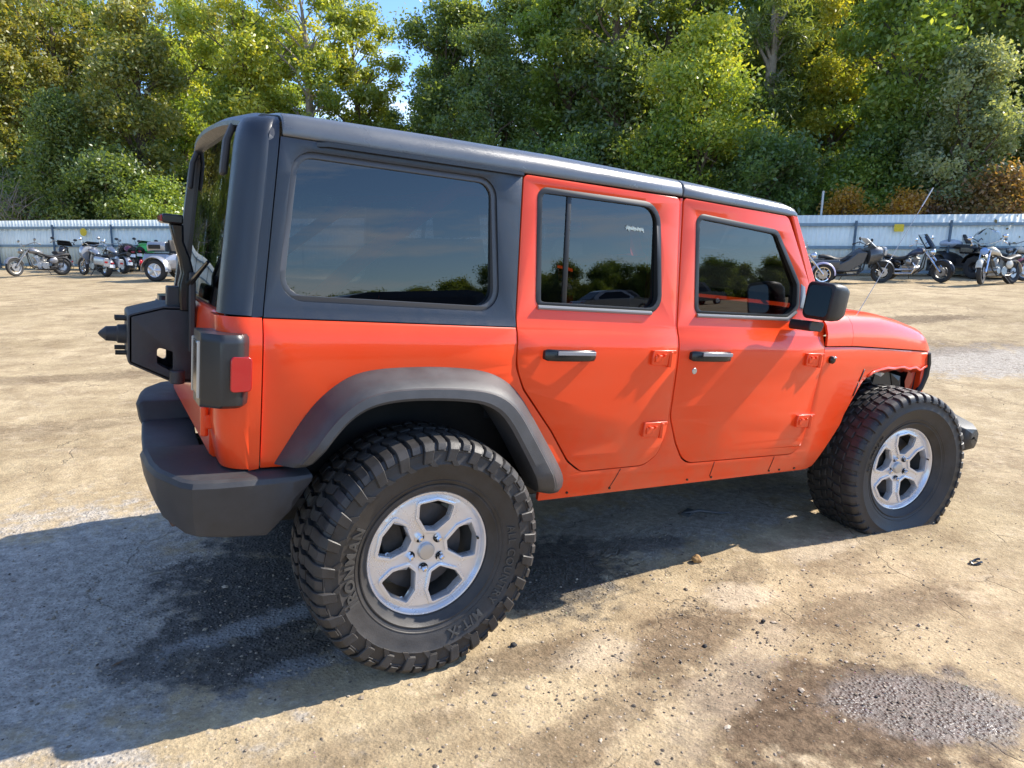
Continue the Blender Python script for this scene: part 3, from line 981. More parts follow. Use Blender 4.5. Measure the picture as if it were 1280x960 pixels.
# --- windshield frame and pillars
def windshield():
    b = Vector((2.29, 0, 1.335)); t = Vector((1.955, 0, 1.855))
    mb = MB()
    for sd in (-1, 1):
        mb.loft([[Vector((2.235, sd * .772, 1.25)), Vector((2.32, sd * .765, 1.27)), Vector((2.32, sd * .69, 1.30)), Vector((2.235, sd * .69, 1.30))],
                 [Vector((1.938, sd * .722, 1.842)), Vector((1.985, sd * .716, 1.848)), Vector((1.985, sd * .655, 1.86)), Vector((1.938, sd * .655, 1.86))]])
    mb.box((1.962, 0, 1.862), (.05, 1.34, .05), Matrix.Rotation(-.5, 3, 'Y'))
    mb.box((2.285, 0, 1.335), (.09, 1.42, .06), Matrix.Rotation(-.5, 3, 'Y'))
    fr = mb.build('windshield_frame', PAINT, CAR, bevel=.01)
    mb = MB()
    mb.add([(2.30, -.70, 1.35), (2.30, .70, 1.35), (1.975, .665, 1.85), (1.975, -.665, 1.85)], [(0, 1, 2, 3)])
    mb.build('windshield_glass', CLEAR, fr, fix=False)
    for y in (-.45, .18):
        mb = MB()
        mb.tube([(2.33, y, 1.40), (2.30, y + .12, 1.44), (2.20, y + .52, 1.58)], .008, 6)
        mb.build('wiper', PLASTIC, fr)
windshield()

# --- hardtop
def hardtop():
    side = [(-.562, 1.247), (-.513, 1.815), (.383, 1.825), (.3735, 1.247)]
    for sd in (-1, 1):
        h = panel('hardtop_side', side, [BLACKTOP], CAR, sd, holes=[offset(QWIN, -.004)], off=.0, thick=.03, bevel=.010)
        panel('window_trim', offset(QWIN, -.008), [mat('trim_grey', (.07, .07, .072), .32)], h, sd, holes=[offset(QWIN, .016)], off=-.008, thick=.034, bevel=.006)
        gp = lambda x, z: prof(1.30) - .034 - (z - 1.30) * .060
        panel('quarter_glass', offset(QWIN, .008), [TINT], h, sd, yf=gp, thick=0, bevel=0, zs=[])
        # drip rail
        mb = MB()
        mb.loft([[Vector((x, sd * (prof(z) - .004), z - .012)), Vector((x, sd * (prof(z) + k), z - .007)), Vector((x, sd * (prof(z) + k), z + .006)), Vector((x, sd * (prof(z) - .004), z + .010))]
                 for x, z, k in ((-.40, 1.808, .001), (-.36, 1.812, .016), (.0, 1.818, .018), (.381, 1.824, .016))])
        mb.build('drip_rail', BLACKTOP, h)
        # rear corner post of the top
        rows = []
        for z, q_ in ((1.249, 0), (1.26, 0), (1.35, 0), (1.5, 0), (1.65, 0), (1.75, 0), (1.79, .001), (1.82, .005), (1.845, .014), (1.862, .028), (1.874, .05), (1.880, .085)):
            yo = prof(min(z, 1.85)) - q_
            xr = -.680 + (z - 1.25) * .095 + q_ * .6
            rr = .088
            xs_ = -.567 + (z - 1.247) * .0863
            ring = [Vector((xs_, sd * yo, z)), Vector((xs_ - .03, sd * yo, z))]
            for k in range(9):
                a = math.pi / 2 * k / 8
                ring.append(Vector((xr + rr - rr * math.sin(a), sd * (yo - rr + rr * math.cos(a)), z)))
            ring.append(Vector((xr, sd * (yo - rr - .035), z)))
            ring.append(Vector((xr + .03, sd * (yo - rr - .04), z)))
            rows.append(ring)
        mb = MB(); mb.loft(rows, cap=False, closed=False)
        o = mb.build('hardtop_corner', BLACKTOP, CAR, fix=False, smooth=60)
        s = o.modifiers.new('solid', 'SOLIDIFY'); s.thickness = .012; s.offset = 0; es = o.modifiers.new('split', 'EDGE_SPLIT'); es.split_angle = R(50)
    # roof skins
    def roof_sec(x, dz=0.0, sh=1.0):
        zg = float(np.interp(x, [-.6, -.51, .39, 1.22, 1.93], [1.815, 1.818, 1.828, 1.842, 1.838]))
        zt = float(np.interp(x, [-.66, -.62, -.54, -.45, .0, .55, 1.29, 1.9, 1.965, 1.99], [1.868, 1.882, 1.898, 1.905, 1.918, 1.928, 1.922, 1.905, 1.893, 1.872])) + dz
        y0 = prof(1.82) + .002
        half = [(y0, zg), (y0 - .002, zg + (zt - zg) * .35), (y0 - .016, zg + (zt - zg) * .68), (y0 - .045, zg + (zt - zg) * .90), (y0 - .10, zt), (y0 - .22, zt + .014), (y0 - .45, zt + .024), (0.0, zt + .028)]
        return [Vector((x, -y, z)) for y, z in half] + [Vector((x, y, z)) for y, z in half[-2::-1]]
    def skin(name, xs, m):
        mb = MB(); mb.loft([roof_sec(x) for x in xs], cap=False, closed=False)
        o = mb.build(name, m, CAR, fix=False, smooth=60)
        s = o.modifiers.new('solid', 'SOLIDIFY'); s.thickness = .02; s.offset = 1
        b = o.modifiers.new('bevel', 'BEVEL'); b.width = .006; b.segments = 2; b.limit_method = 'ANGLE'; b.angle_limit = R(60)
        return o
    skin('roof_rear_skin', [-.508, -.45, -.3, 0, .3, .55, .9, 1.207], ROOFTOP)
    skin('roof_front_panel', [1.214, 1.4, 1.6, 1.8, 1.9, 1.94, 1.965, 1.985], ROOFTOP)
    # rear header with its overhanging lip
    mb = MB()
    rows = []
    for t in np.linspace(-1, 1, 25):
        y = t * .645
        e = abs(t) ** 4
        zt = 1.925 - .022 * e - .018 * t * t
        xr = -.640 + .045 * t * t
        rows.append([Vector((-.510, y, zt + .004)), Vector((-.56, y, zt)), Vector((xr + .015, y, zt - .016)), Vector((xr - .012, y, zt - .034)), Vector((xr - .010, y, zt - .048)), Vector((xr + .03, y, zt - .072)), Vector((xr + .06, y, zt - .095)), Vector((-.51, y, zt - .09))])
    mb.loft(rows)
    mb.build('roof_rear_lip', BLACKTOP, CAR, smooth=50)
hardtop()

# --- tailgate, rear glass, lamps, spare carrier
def tail():
    mb = MB()
    rows = []
    for y in np.linspace(-.607, .607, 13):
        rows.append([Vector((-.672, y, .74)), Vector((-.692, y, .76)), Vector((-.694, y, .9)), Vector((-.694, y, 1.10)), Vector((-.688, y, 1.20)), Vector((-.680, y, 1.245)), Vector((-.64, y, 1.245)), Vector((-.64, y, .74))])
    mb.loft(rows)
    tg = mb.build('tailgate', PAINT, CAR, bevel=.006)
    for z in (.88, 1.12):
        mb = MB()
        mb.box((-.700, -.585, z), (.03, .12, .05)); mb.cyl((-.712, -.632, z - .05), (-.712, -.632, z + .05), .013, 12)
        mb.build('tailgate_hinge', PAINT, tg, bevel=.004)
    mb = MB()
    mb.box((-.704, .44, 1.08), (.03, .15, .06))
    mb.build('tailgate_handle', PLASTIC, tg, bevel=.008)
    # glass, held at the top by two arms
    gx = lambda z: -.668 + (z - 1.225) * .085
    mb = MB()
    rows = []
    for z in np.linspace(1.225, 1.865, 8):
        rows.append([Vector((gx(z) + .018 * abs(t) ** 3, t * .625, z)) for t in np.linspace(-1, 1, 15)])
    mb.loft(rows, cap=False, closed=False)
    rg = mb.build('rear_glass', TINT, CAR, fix=False)
    if sum(p_.normal.x for p_ in rg.data.polygons) > 0: rg.data.flip_normals()
    for sd in (-1, 1):
        mb = MB()
        mb.loft([[Vector((x + dx, sd * (.47 + dy), z)) for dx, dy in ((-.010, -.028), (-.010, .028), (.012, .028), (.012, -.028))] for x, z in ((-.612, 1.875), (-.636, 1.81), (-.644, 1.72), (-.645, 1.695))])
        mb.build('glass_hinge', PLASTIC, rg, bevel=.008)
    mb = MB()
    mb.tube([Vector((gx(1.86) + .022, -.632, 1.86)), Vector((gx(1.25) + .020, -.632, 1.25)), Vector((gx(1.222) + .018, -.60, 1.222))] + [Vector((gx(1.222) - .004 + .018 * abs(t) ** 3, t * .60, 1.222)) for t in np.linspace(-.9, .9, 13)] + [Vector((gx(1.222) + .018, .60, 1.222)), Vector((gx(1.25) + .020, .632, 1.25)), Vector((gx(1.86) + .022, .632, 1.86))], .006, 8)
    mb.build('glass_seal', mat('glass_edge_grey', (.22, .22, .215), .4), rg)
    mb = MB()
    mb.loft([[Vector((-.70 + x, y, 1.275 + z)) for x, z in rnd([(-.025, -.03), (.02, -.03), (.02, .03), (-.02, .03)], .01, 2)] for y in (-.07, .07)])
    mb.tube([(-.700, .0, 1.285), (-.712, -.2, 1.31), (-.680, -.42, 1.40)], [.014, .011, .006], 8)
    mb.build('rear_wiper', GLOSSBLK, rg)
    # tail lamps
    for sd in (-1, 1):
        mb = MB()
        prof_ = rnd([(-.752, -.66), (-.750, -.815), (-.695, -.864), (-.635, -.860), (-.604, -.80), (-.62, -.70), (-.70, -.67)], [.010, .016, .022, .035, .02, 0, 0], 5)
        rings = []
        for z, k in ((.968, .90), (.978, .985), (.995, 1.0), (1.17, 1.0), (1.186, .985), (1.196, .92)):
            rings.append([Vector((-.69 + (x + .69) * (k if x > -.69 else 1), sd * -(-.72 + (y + .72) * k), z)) for x, y in prof_])
        mb.loft(rings)
        tl = mb.build('tail_light', mat('lamp_housing', (.020, .021, .023), .36, coat=.15), CAR, smooth=40)
        mb = MB()
        mb.box((-.7505, sd * .735, 1.082), (.010, .13, .165))
        mb.build('lens_opening', GLOSSBLK, tl, bevel=.004)
        for yy in (.803, .672):
            mb = MB()
            mb.box((-.7535, sd * yy, 1.082), (.010, .008, .178))
            mb.build('opening_rim', mat('lamp_rim', (.55, .50, .42), .4), tl, bevel=.003)
        mb = MB()
        rr_ = rnd([(-.672, 1.022), (-.606, 1.022), (-.606, 1.128), (-.672, 1.132)], .012, 4)
        mb.loft([[Vector((x, sd * (.852 + o - max(0, x + .65) * .35), z)) for x, z in rr_] for o in (-.05, .0155, .0185)])
        mb.build('side_reflector', REDLENS, tl, bevel=.003)
    # spare wheel carrier
    root = empty('spare_wheel_carrier', (0, 0, 0), parent=CAR)
    outl = rnd([(-.915, 1.180), (-.80, 1.215), (-.690, 1.217), (-.690, .925), (-.765, .925), (-.915, .998)], [.012, .03, 0, 0, .02, .012], 3)
    hole = rnd([(-.820, .998), (-.820, 1.062), (-.765, 1.045), (-.765, .965)], .010, 3)
    for y in (-.165, .125):
        panel('carrier_side', outl, [PLASTIC], root, -1, holes=[hole], yf=lambda x, z, y=y: -y, thick=.02, bevel=.006, zs=[])
    mb = MB()
    mb.loft([[Vector((x, -.165, z)), Vector((x, .145, z)), Vector((x, .145, z - .018)), Vector((x, -.165, z - .018))] for x, z in ((-.915, 1.181), (-.80, 1.216), (-.690, 1.218))])
    mb.loft([[Vector((x, -.165, z + .018)), Vector((x, .145, z + .018)), Vector((x, .145, z)), Vector((x, -.165, z))] for x, z in ((-.915, .999), (-.765, .926), (-.690, .926))])
    mb.box((-.908, -.010, 1.089), (.018, .31, .178))
    mb.build('carrier_plate', PLASTIC, root, bevel=.006)
    mb = MB()
    mb.lathe([(0, -1.012), (.010, -1.005), (.028, -.985), (.030, -.95), (.036, -.945), (.038, -.910)], axis='x', n=20, c=(0, -.02, 1.092))
    mb.build('hub', PLASTIC, root)
    mb = MB()
    for y, z in ((-.05, 1.155), (.04, 1.150), (-.06, 1.025), (.05, 1.030)):
        mb.cyl((-.955, y, z), (-.91, y, z), .009, 10)
    mb.build('wheel_stud', DARKMET, root)
    mb = MB()
    mb.box((-.705, -.20, 1.20), (.022, .030, .30)); mb.box((-.76, -.10, 1.245), (.05, .07, .09)); mb.cyl((-.757, -.235, .935), (-.757, -.235, .985), .026, 14)
    mb.build('carrier_bracket', PLASTIC, root, bevel=.005)
    mb = MB()
    st = [(-.722, 1.20, .022, .030), (-.724, 1.30, .024, .030), (-.716, 1.345, .022, .030), (-.728, 1.40, .020, .030), (-.748, 1.46, .017, .030), (-.757, 1.525, .024, .034)]
    mb.loft([[Vector((x - a, -.14 - b, z)), Vector((x + a, -.14 - b, z)), Vector((x + a, -.14 + b, z)), Vector((x - a, -.14 + b, z))] for x, z, a, b in st])
    mb.build('brake_light_stalk', GLOSSBLK, root, bevel=.008)
    mb = MB()
    mb.box((-.772, -.12, 1.540), (.070, .15, .034))
    bl = mb.build('brake_light', GLOSSBLK, root, bevel=.006)
    mb = MB(); mb.box((-.808, -.12, 1.540), (.010, .13, .024))
    mb.build('brake_lens', REDLENS, root, bevel=.002)
tail()

# --- bumpers and flares
def bumper():
    half = [  # outer x,y ; inner x,y ; top ; bottom
        (-.405, -.858, -.41, -.77, .742, .700), (-.47, -.872, -.47, -.77, .745, .610), (-.545, -.880, -.55, -.76, .746, .535), (-.70, -.884, -.62, -.74, .746, .548),
        (-.775, -.872, -.66, -.70, .745, .555), (-.805, -.845, -.655, -.66, .745, .558), (-.865, -.715, -.655, -.58, .745, .575), (-.882, -.620, -.655, -.52, .744, .590), (-.892, -.430, -.655, -.43, .742, .600),
        (-.884, -.405, -.655, -.405, .735, .602), (-.870, -.375, -.655, -.375, .655, .602), (-.868, -.15, -.655, -.15, .640, .600)]
    st = half + [(a, -b, c, -d, e, f) for a, b, c, d, e, f in half[::-1]]
    rings = []
    for ox, oy, ix, iy, zt, zb in st:
        ox += max(0, oy) * .07; ix += max(0, oy) * .07
        v = Vector((ix - ox, iy - oy)); L = v.length; v /= L
        e = min(.016, (zt - zb) * .2)
        def P(d, z): return Vector((ox + v.x * d, oy + v.y * d, z))
        rings.append([P(L, zt + .004), P(.022, zt + .001), P(.008, zt - e * .35), P(.0, zt - e * 1.3), P(.012, zb + (zt - zb) * .35), P(.03, zb + e * .6), P(.05, zb), P(L, zb + .01)])
    mb = MB(); mb.loft(rings)
    o = mb.build('rear_bumper', PLASTIC, CAR, smooth=24, bevel=.006, segs=3)
    mb = MB()
    fb = lambda y, x0, x1, z0, z1: [Vector((x0, y, z0 + .03)), Vector((x0 + .03, y, z0)), Vector((x1 - .02, y, z0 + .01)), Vector((x1, y, z0 + .05)), Vector((x1, y, z1 - .03)), Vector((x1 - .03, y, z1)), Vector((x0, y, z1 + .01))]
    mb.loft([fb(y, *q) for y, q in ((-.925, (3.62, 3.66, .635, .700)), (-.910, (3.57, 3.74, .595, .725)), (-.86, (3.51, 3.78, .57, .750)), (-.65, (3.53, 3.84, .57, .80)), (-.40, (3.60, 3.88, .585, .83)), (.40, (3.62, 3.92, .60, .85)), (.70, (3.54, 3.90, .61, .845)), (.90, (3.52, 3.84, .635, .825)), (.955, (3.58, 3.78, .655, .80)), (.97, (3.63, 3.70, .69, .775)))])
    mb.build('front_bumper', mat('mirror_black', (.016, .016, .017), .45, bump=.3, bscale=700), CAR, smooth=28, bevel=.010, segs=2)
    fo = [(-.521, .767), (-.423, .939), (-.338, 1.027), (-.239, 1.082), (-.017, 1.096), (.187, 1.088), (.303, 1.061), (.399, .994), (.509, .841), (.640, .66), (.662, .600), (.640, .565)]
    fi = [(-.432, .772), (-.372, .871), (-.3, .952), (-.213, .990), (-.071, 1.001), (.123, .991), (.206, .970), (.270, .925), (.367, .785), (.454, .648), (.470, .620), (.478, .604)]
    A = resample(smooth_path(fo, 2), 60); B = resample(smooth_path(fi, 2), 60)
    for sd in (-1, 1):
        rings = []
        for i in range(60):
            a, b = A[i], B[i]
            def P(t, y): q = a * (1 - t) + b * t; return Vector((q[0], sd * y, q[1]))
            e = min(1, i / 4, (59 - i) / 5) ** .5 if 0 < i < 59 else 0
            k = .55 + .45 * e
            Y = lambda y: .785 + (y - .785) * k
            rings.append([P(0, .785), P(0, Y(.806)), P(.08, Y(.828)), P(.30, Y(.882)), P(.52, Y(.926)), P(.56, Y(.929)), P(.60, Y(.938)), P(.9, Y(.944)), P(1.0, Y(.938)), P(1.02, Y(.92)), P(1.0, .785)])
        mb = MB(); mb.loft(rings)
        mb.build('fender_flare', FLAREM, CAR, smooth=28)
bumper()

# --- front end, bay, underbody, cabin
def inner_parts():
    mb = MB()
    mb.box((3.515, 0, 1.135), (.05, 1.26, .085)); mb.box((3.50, 0, .865), (.05, 1.26, .09))
    for k in range(8):
        mb.box((3.508, -.35 + k * .10, 1.0), (.045, .035, .22))
    for sd in (-1, 1):
        mb.box((3.505, sd * .575, 1.0), (.045, .13, .26))
    gr = mb.build('grille', PAINT, CAR, bevel=.012)
    for sd in (-1, 1):
        mb = MB(); mb.lathe([(.0, .02), (.085, .012), (.095, 0), (.095, -.03)], axis='x', n=28)
        o = mb.build('headlight', CLEAR if False else mat('headlight_lens', (.5, .5, .5), .08, .3), gr); o.location = (3.535, sd * .47, 1.01)
    mb = MB()
    mb.box((2.9, 0, .93), (1.15, .86, .46)); mb.box((3.45, 0, 1.0), (.06, 1.2, .25))
    mb.box((2.28, 0, .90), (.06, 1.44, .60))
    mb.build('engine_bay', DARK, CAR)
    # bits seen through the torn arch
    mb = MB()
    mb.tube([(2.72, -.52, 1.02), (2.85, -.60, 1.04), (2.95, -.60, 1.00), (3.10, -.55, .98)], .018, 8)
    mb.tube([(2.70, -.55, .92), (2.80, -.62, .99), (2.83, -.60, 1.06)], .012, 8)
    mb.tube([(2.75, -.60, .84), (2.78, -.62, 1.0)], .030, 10)
    mb.box((3.15, -.56, .98), (.22, .08, .12), Matrix.Rotation(.2, 3, 'Y')); mb.box((2.98, -.57, 1.03), (.16, .05, .05))
    mb.build('bay_hose', mat('bay_black', (.02, .02, .02), .4), CAR)
    rg2 = random.Random(31)
    for k in range(14):
        a = Vector((rg2.uniform(2.72, 3.30), rg2.uniform(-.60, -.50), rg2.uniform(.90, 1.06)))
        b = a + Vector((rg2.uniform(-.25, .25), rg2.uniform(-.04, .04), rg2.uniform(-.12, .10)))
        c = a.lerp(b, .5) + Vector((0, -.02, rg2.uniform(-.05, .05)))
        mb = MB(); mb.tube([a, c, b], rg2.choice([.006, .009, .013, .020]), 7)
        mb.build('bay_hose', rg2.choice([mat('bay_black'), DARKMET, mat('bay_black'), STEEL if k % 5 == 0 else DARK]), CAR)
    # crumpled lip where the flare was torn off
    rg_ = random.Random(12)
    top = []; mid = []; bot = []
    for k in range(27):
        x = 2.74 + k * .0285
        z = float(np.interp(x, [2.69, 2.80, 2.96, 3.06, 3.16, 3.24, 3.33, 3.39, 3.44, 3.49], [1.02, 1.066, 1.086, 1.080, 1.088, 1.073, 1.084, 1.062, 1.077, 1.09]))
        y = yside(x, z)
        b1 = .012 + .018 * rg_.random(); d1 = .010 + .030 * rg_.random() * (1 if k > 6 else .3)
        top.append(Vector((x, -y - .001, z + .004))); mid.append(Vector((x, -y - .008 + b1 * .4, z - .008))); bot.append(Vector((x + .006 * rg_.uniform(-1, 1), -y + .02 + b1, z - .012 - d1 * .6)))
    mb = MB(); mb.loft([top, mid, bot], cap=False, closed=False)
    o = mb.build('torn_fender_lip', PAINT, CAR, fix=False, smooth=25)
    sm = o.modifiers.new('solid', 'SOLIDIFY'); sm.thickness = .003
    def shard(name, pts, m, th=.004):
        mb = MB(); c = sum((Vector(p) for p in pts), Vector()) / len(pts)
        mb.add([Vector(p) for p in pts] + [c + Vector((.01, -.012, .004))], [(i, (i + 1) % len(pts), len(pts)) for i in range(len(pts))])
        o = mb.build(name, m, CAR, fix=False, smooth=0)
        sm = o.modifiers.new('solid', 'SOLIDIFY'); sm.thickness = th
    shard('torn_bracket', [(2.88, -.665, 1.075), (2.98, -.655, 1.068), (3.06, -.645, 1.035), (3.02, -.650, 1.018), (2.93, -.66, 1.040)], mat('bare_white_metal', (.65, .62, .58), .35, .4))
    shard('inner_fender', [(2.80, -.60, 1.07), (2.99, -.60, 1.07), (2.97, -.56, 1.02), (2.82, -.56, 1.00)], PAINT)
    shard('inner_fender', [(3.06, -.61, 1.075), (3.30, -.60, 1.075), (3.26, -.54, 1.045), (3.08, -.54, 1.03)], PAINT)
    shard('inner_fender', [(3.37, -.615, 1.07), (3.46, -.605, 1.05), (3.455, -.60, .93), (3.40, -.60, .89), (3.36, -.605, .98)], mat('red_inner_paint', (.45, .05, .02), .4, coat=.4))
    shard('torn_liner', [(3.20, -.60, 1.03), (3.30, -.605, 1.01), (3.33, -.60, .93), (3.24, -.60, .95)], mat('bay_black', (.02, .02, .02), .4))
    mb = MB()
    mb.tube([(3.49, -.652, 1.165), (3.515, -.645, 1.10), (3.518, -.640, 1.02), (3.50, -.632, .94), (3.465, -.625, .885)], [.014, .020, .022, .020, .012], 8)
    mb.build('grille_edge', mat('bay_black'), CAR)
    # dark liners behind the wheels
    mb = MB()
    for sd in (-1, 1):
        mb.box((0.02, sd * .56, .87), (1.05, .02, .42)); mb.box((.02, sd * .68, 1.075), (.95, .22, .02)); mb.box((.50, sd * .66, .80), (.02, .20, .52), Matrix.Rotation(-.35, 3, 'Y'))
        mb.box((2.42, sd * .60, .84), (.02, .30, .50), Matrix.Rotation(-.30, 3, 'Y'))
        mb.box((3.0, sd * .44, .9), (1.0, .02, .36))
    mb.box((.95, 0, .60), (2.8, 1.46, .03)); mb.box((-.55, 0, .78), (.20, 1.2, .04))
    mb.build('floor_pan', DARK, CAR)
    mb = MB()
    for sd in (-1, 1):
        mb.box((1.4, sd * .43, .50), (4.3, .07, .13))
    for x in (-.6, .6, 1.6, 3.3):
        mb.box((x, 0, .50), (.08, .86, .10))
    mb.build('chassis_frame', DARKMET, CAR, bevel=.008)
    for x, z in ((0, .435), (2.976, .50)):
        mb = MB()
        mb.cyl((x, -.70, z), (x, .70, z), .042, 16); mb.ball((x, .0 if x < 1 else .25, z), (.15, .13, .14))
        ax = mb.build('axle', RUST, CAR)
        mb = MB()
        for sd in (-1, 1):
            pts = [Vector((x - .02 + .055 * math.cos(t), sd * .50 + .055 * math.sin(t), z + .07 + .30 * t / (2 * math.pi * 6))) for t in np.linspace(0, 2 * math.pi * 6, 80)]
            mb.tube(pts, .008, 6)
            mb.cyl((x - .16, sd * .56, z - .02), (x - .10, sd * .48, z + .5), .026, 12)
        mb.build('spring', DARKMET, ax)
    mb = MB()
    mb.lathe([(0, -.30), (.06, -.30), (.10, -.28), (.10, .28), (.06, .30), (0, .30)], axis='y', n=24, c=(-.47, .10, .56))
    mb.tube([(-.3, .3, .55), (.3, .33, .50), (1.5, .2, .47), (2.5, .1, .5)], .03, 10)
    mb.tube([(-.45, -.25, .55), (-.62, -.45, .53), (-.80, -.50, .50)], .028, 10)
    mb.build('exhaust', RUST, CAR)
    mb = MB(); mb.box((1.25, .35, .52), (1.0, .40, .18)); mb.build('fuel_tank', DARK, CAR, bevel=.03)
    mb = MB()
    mb.cyl((.3, -.40, .47), (1.9, -.36, .47), .025, 10); mb.cyl((.1, 0, .44), (1.3, .05, .52), .04, 12)
    mb.build('driveshaft', RUST, CAR)
    # cabin
    def seat(x, y, w_, zb=.98):
        mb = MB()
        mb.box((x + .02, y, zb - .06), (.52, w_, .16)); mb.box((x - .26, y, zb + .28), (.14, w_, .62), Matrix.Rotation(-.2, 3, 'Y'), taper=(.8, .85))
        for hy in ([0] if w_ < .7 else [-.38, .38]):
            mb.box((x - .345, y + hy, zb + .68), (.10, .25, .17), Matrix.Rotation(-.15, 3, 'Y'))
            mb.cyl((x - .32, y + hy - .06, zb + .55), (x - .34, y + hy - .06, zb + .66), .008, 6); mb.cyl((x - .32, y + hy + .06, zb + .55), (x - .34, y + hy + .06, zb + .66), .008, 6)
        return mb.build('seat', FABRIC, CAR, bevel=.035, segs=3)
    seat(1.42, -.37, .50); seat(1.42, .37, .50); seat(.62, 0, 1.15)
    mb = MB(); mb.box((2.12, 0, 1.18), (.30, 1.40, .26)); mb.build('dashboard', mat('dash', (.02, .02, .02), .6), CAR, bevel=.05, segs=3)
    mb = MB()
    pts = [Vector((1.86 + .05 * math.sin(t), .37 + .18 * math.cos(t), 1.20 + .18 * math.sin(t))) for t in np.linspace(0, 2 * math.pi, 29)[:-1]]
    mb.tube(pts, .015, 8, closed=True); mb.cyl((1.86, .37, 1.20), (2.02, .37, 1.15), .03, 10)
    mb.build('steering_wheel', GLOSSBLK, CAR)
    mb = MB()
    for sd in (-1, 1):
        mb.tube([(-.50, sd * .60, 1.15), (-.20, sd * .615, 1.45), (.15, sd * .62, 1.74), (.45, sd * .62, 1.78), (1.2, sd * .62, 1.79), (1.9, sd * .62, 1.78)], .032, 10)
        mb.tube([(1.15, sd * .70, .7), (1.15, sd * .66, 1.3), (1.17, sd * .62, 1.78)], .032, 10)
    mb.tube([(1.17, -.62, 1.79), (1.17, .62, 1.79)], .032, 10); mb.tube([(.40, -.62, 1.78), (.40, .62, 1.78)], .032, 10)
    mb.build('roll_bar', PAINT, CAR)
    mb = MB(); mb.box((.9, 0, 1.80), (2.0, 1.2, .01)); mb.build('headliner', mat('headliner', (.05, .05, .05), .9), CAR)
    # whip aerial on the cowl
    mb = MB()
    a = [Vector((2.62, -.665, 1.33)), Vector((2.69, -.660, 1.39)), Vector((2.95, -.640, 1.72)), Vector((3.31, -.600, 2.155))]
    mb.tube(a, [.0035, .0022, .0018, .0016], 6); mb.tube([a[-1] + (a[-1] - a[-2]) * -.28, a[-1]], [.0035, .004], 8); mb.lathe([(.014, -.02), (.013, .01), (.006, .03)], axis='z', n=12, c=(2.62, -.665, 1.32))
    mb.build('antenna', mat('aerial_grey', (.45, .44, .42), .4, .5), CAR)
inner_parts()
# ------------------------------------------------------------------ wheels
TW = .160
def tyre_mesh(R_=.440, N=34, half=.150, depth=.015, flat=None, coarse=True, texts=(), seed=1):
    mb = MB()
    rt = lambda w_: R_ - .011 * (abs(w_) / half) ** 2.4
    k = R_ - .440
    sidep = [(.231, .098), (.236, .112), (.250, .122), (.262, .134), (.264, .1365), (.268, .1365), (.270, .133), (.275, .136), (.281, .139), (.2825, .1415), (.2855, .1425), (.287, .141), (.31, .152), (.345, .160), (.3475, .162), (.3505, .162), (.353, .1605), (.375, .160), (.392, .1575), (.394, .160), (.398, .160), (.400, .156), (.412 + k, .150), (.421 + k, .138), (R_ - depth, .10), (R_ - depth, .05), (R_ - depth, 0)]
    full = [(r, -h) for r, h in sidep] + [(r, h) for r, h in sidep[-2::-1]]
    mb.lathe(full, n=144)
    rng = random.Random(seed)
    p = 2 * math.pi / N
    def P(r, th, w_): return (r * math.cos(th), w_, r * math.sin(th))
    def block(cs, shrink=.90):
        cx = sum(c[0] for c in cs) / len(cs); cy = sum(c[1] for c in cs) / len(cs)
        lo = [P(R_ - depth - .004, a, b) for a, b in cs]
        hi = [P(rt(b) - .0015, a, b) for a, b in cs]
        cs2 = [(cx + (a - cx) * shrink, cy + (b - cy) * shrink) for a, b in cs]
        hi2 = [P(rt(b), a, b) for a, b in cs2]
        n = len(cs)
        vs = lo + [tuple(Vector(h) * .0 + Vector(h)) for h in hi] + hi2
        fs = []
        for i in range(n):
            j = (i + 1) % n
            fs += [(i, j, j + n, i + n), (i + n, j + n, j + 2 * n, i + 2 * n)]
        fs.append(tuple(range(2 * n, 3 * n)))
        mb.add(vs, fs)
    def lug(a0, a1, w0, s, r_in, out, skew=0.0):
        st = []
        for t in (0, .08, .92, 1):
            a = a0 + (a1 - a0) * t
            e = .0035 if t in (0, 1) else 0
            q = [(rt(w0) - e, w0 + e), (rt(half - .012) - e, half - .012), (rt(half) - .006 - e, half + .004 - e), (.405 + k, .1625 + out - e), (r_in + e, .163 + out - e), (r_in - .004, .155), (.405, .135), (R_ - depth - .004, w0)]
            st.append([Vector(P(r, a + skew * (r - R_), s * w_)) for r, w_ in q])
        mb.loft(st)
    for i in range(N):
        a = i * p
        for s in (-1, 1):
            b = a if s < 0 else a + p * .27
            if coarse:
                lug(b + .04 * p, b + .44 * p, .080, s, .362 + k, .0075, .55 * s)
                lug(b + .57 * p, b + .90 * p, .098, s, .402 + k, .0015, .55 * s)
                # stepped side biters
                c = b + .25 * p
                ring = [(c - .30 * p, .345), (c - .02 * p, .345), (c + .30 * p, .388), (c + .06 * p, .388)]
                q0 = [P(r, t, s * .157) for t, r in ring]; q1 = [P(r, t, s * .1675) for t, r in ring]
                mb.loft([[Vector(v) for v in q0], [Vector(v) for v in q1]])
                block([(b + .02 * p, s * .010), (b + .40 * p, s * .008), (b + .52 * p, s * .038), (b + .40 * p, s * .074), (b + .08 * p, s * .074), (b + .16 * p, s * .040)])
                block([(b + .52 * p, s * .012), (b + .88 * p, s * .014), (b + .98 * p, s * .044), (b + .88 * p, s * .084), (b + .55 * p, s * .084), (b + .64 * p, s * .042)])
            else:
                lug(b + .05 * p, b + .70 * p, .100, s, .388 + k, .003, .3 * s)
                block([(b + .02 * p, s * .006), (b + .62 * p, s * .006), (b + .80 * p, s * .034), (b + .18 * p, s * .036)])
                block([(b + .30 * p, s * .046), (b + .95 * p, s * .044), (b + 1.05 * p, s * .088), (b + .45 * p, s * .090)])
    return mb

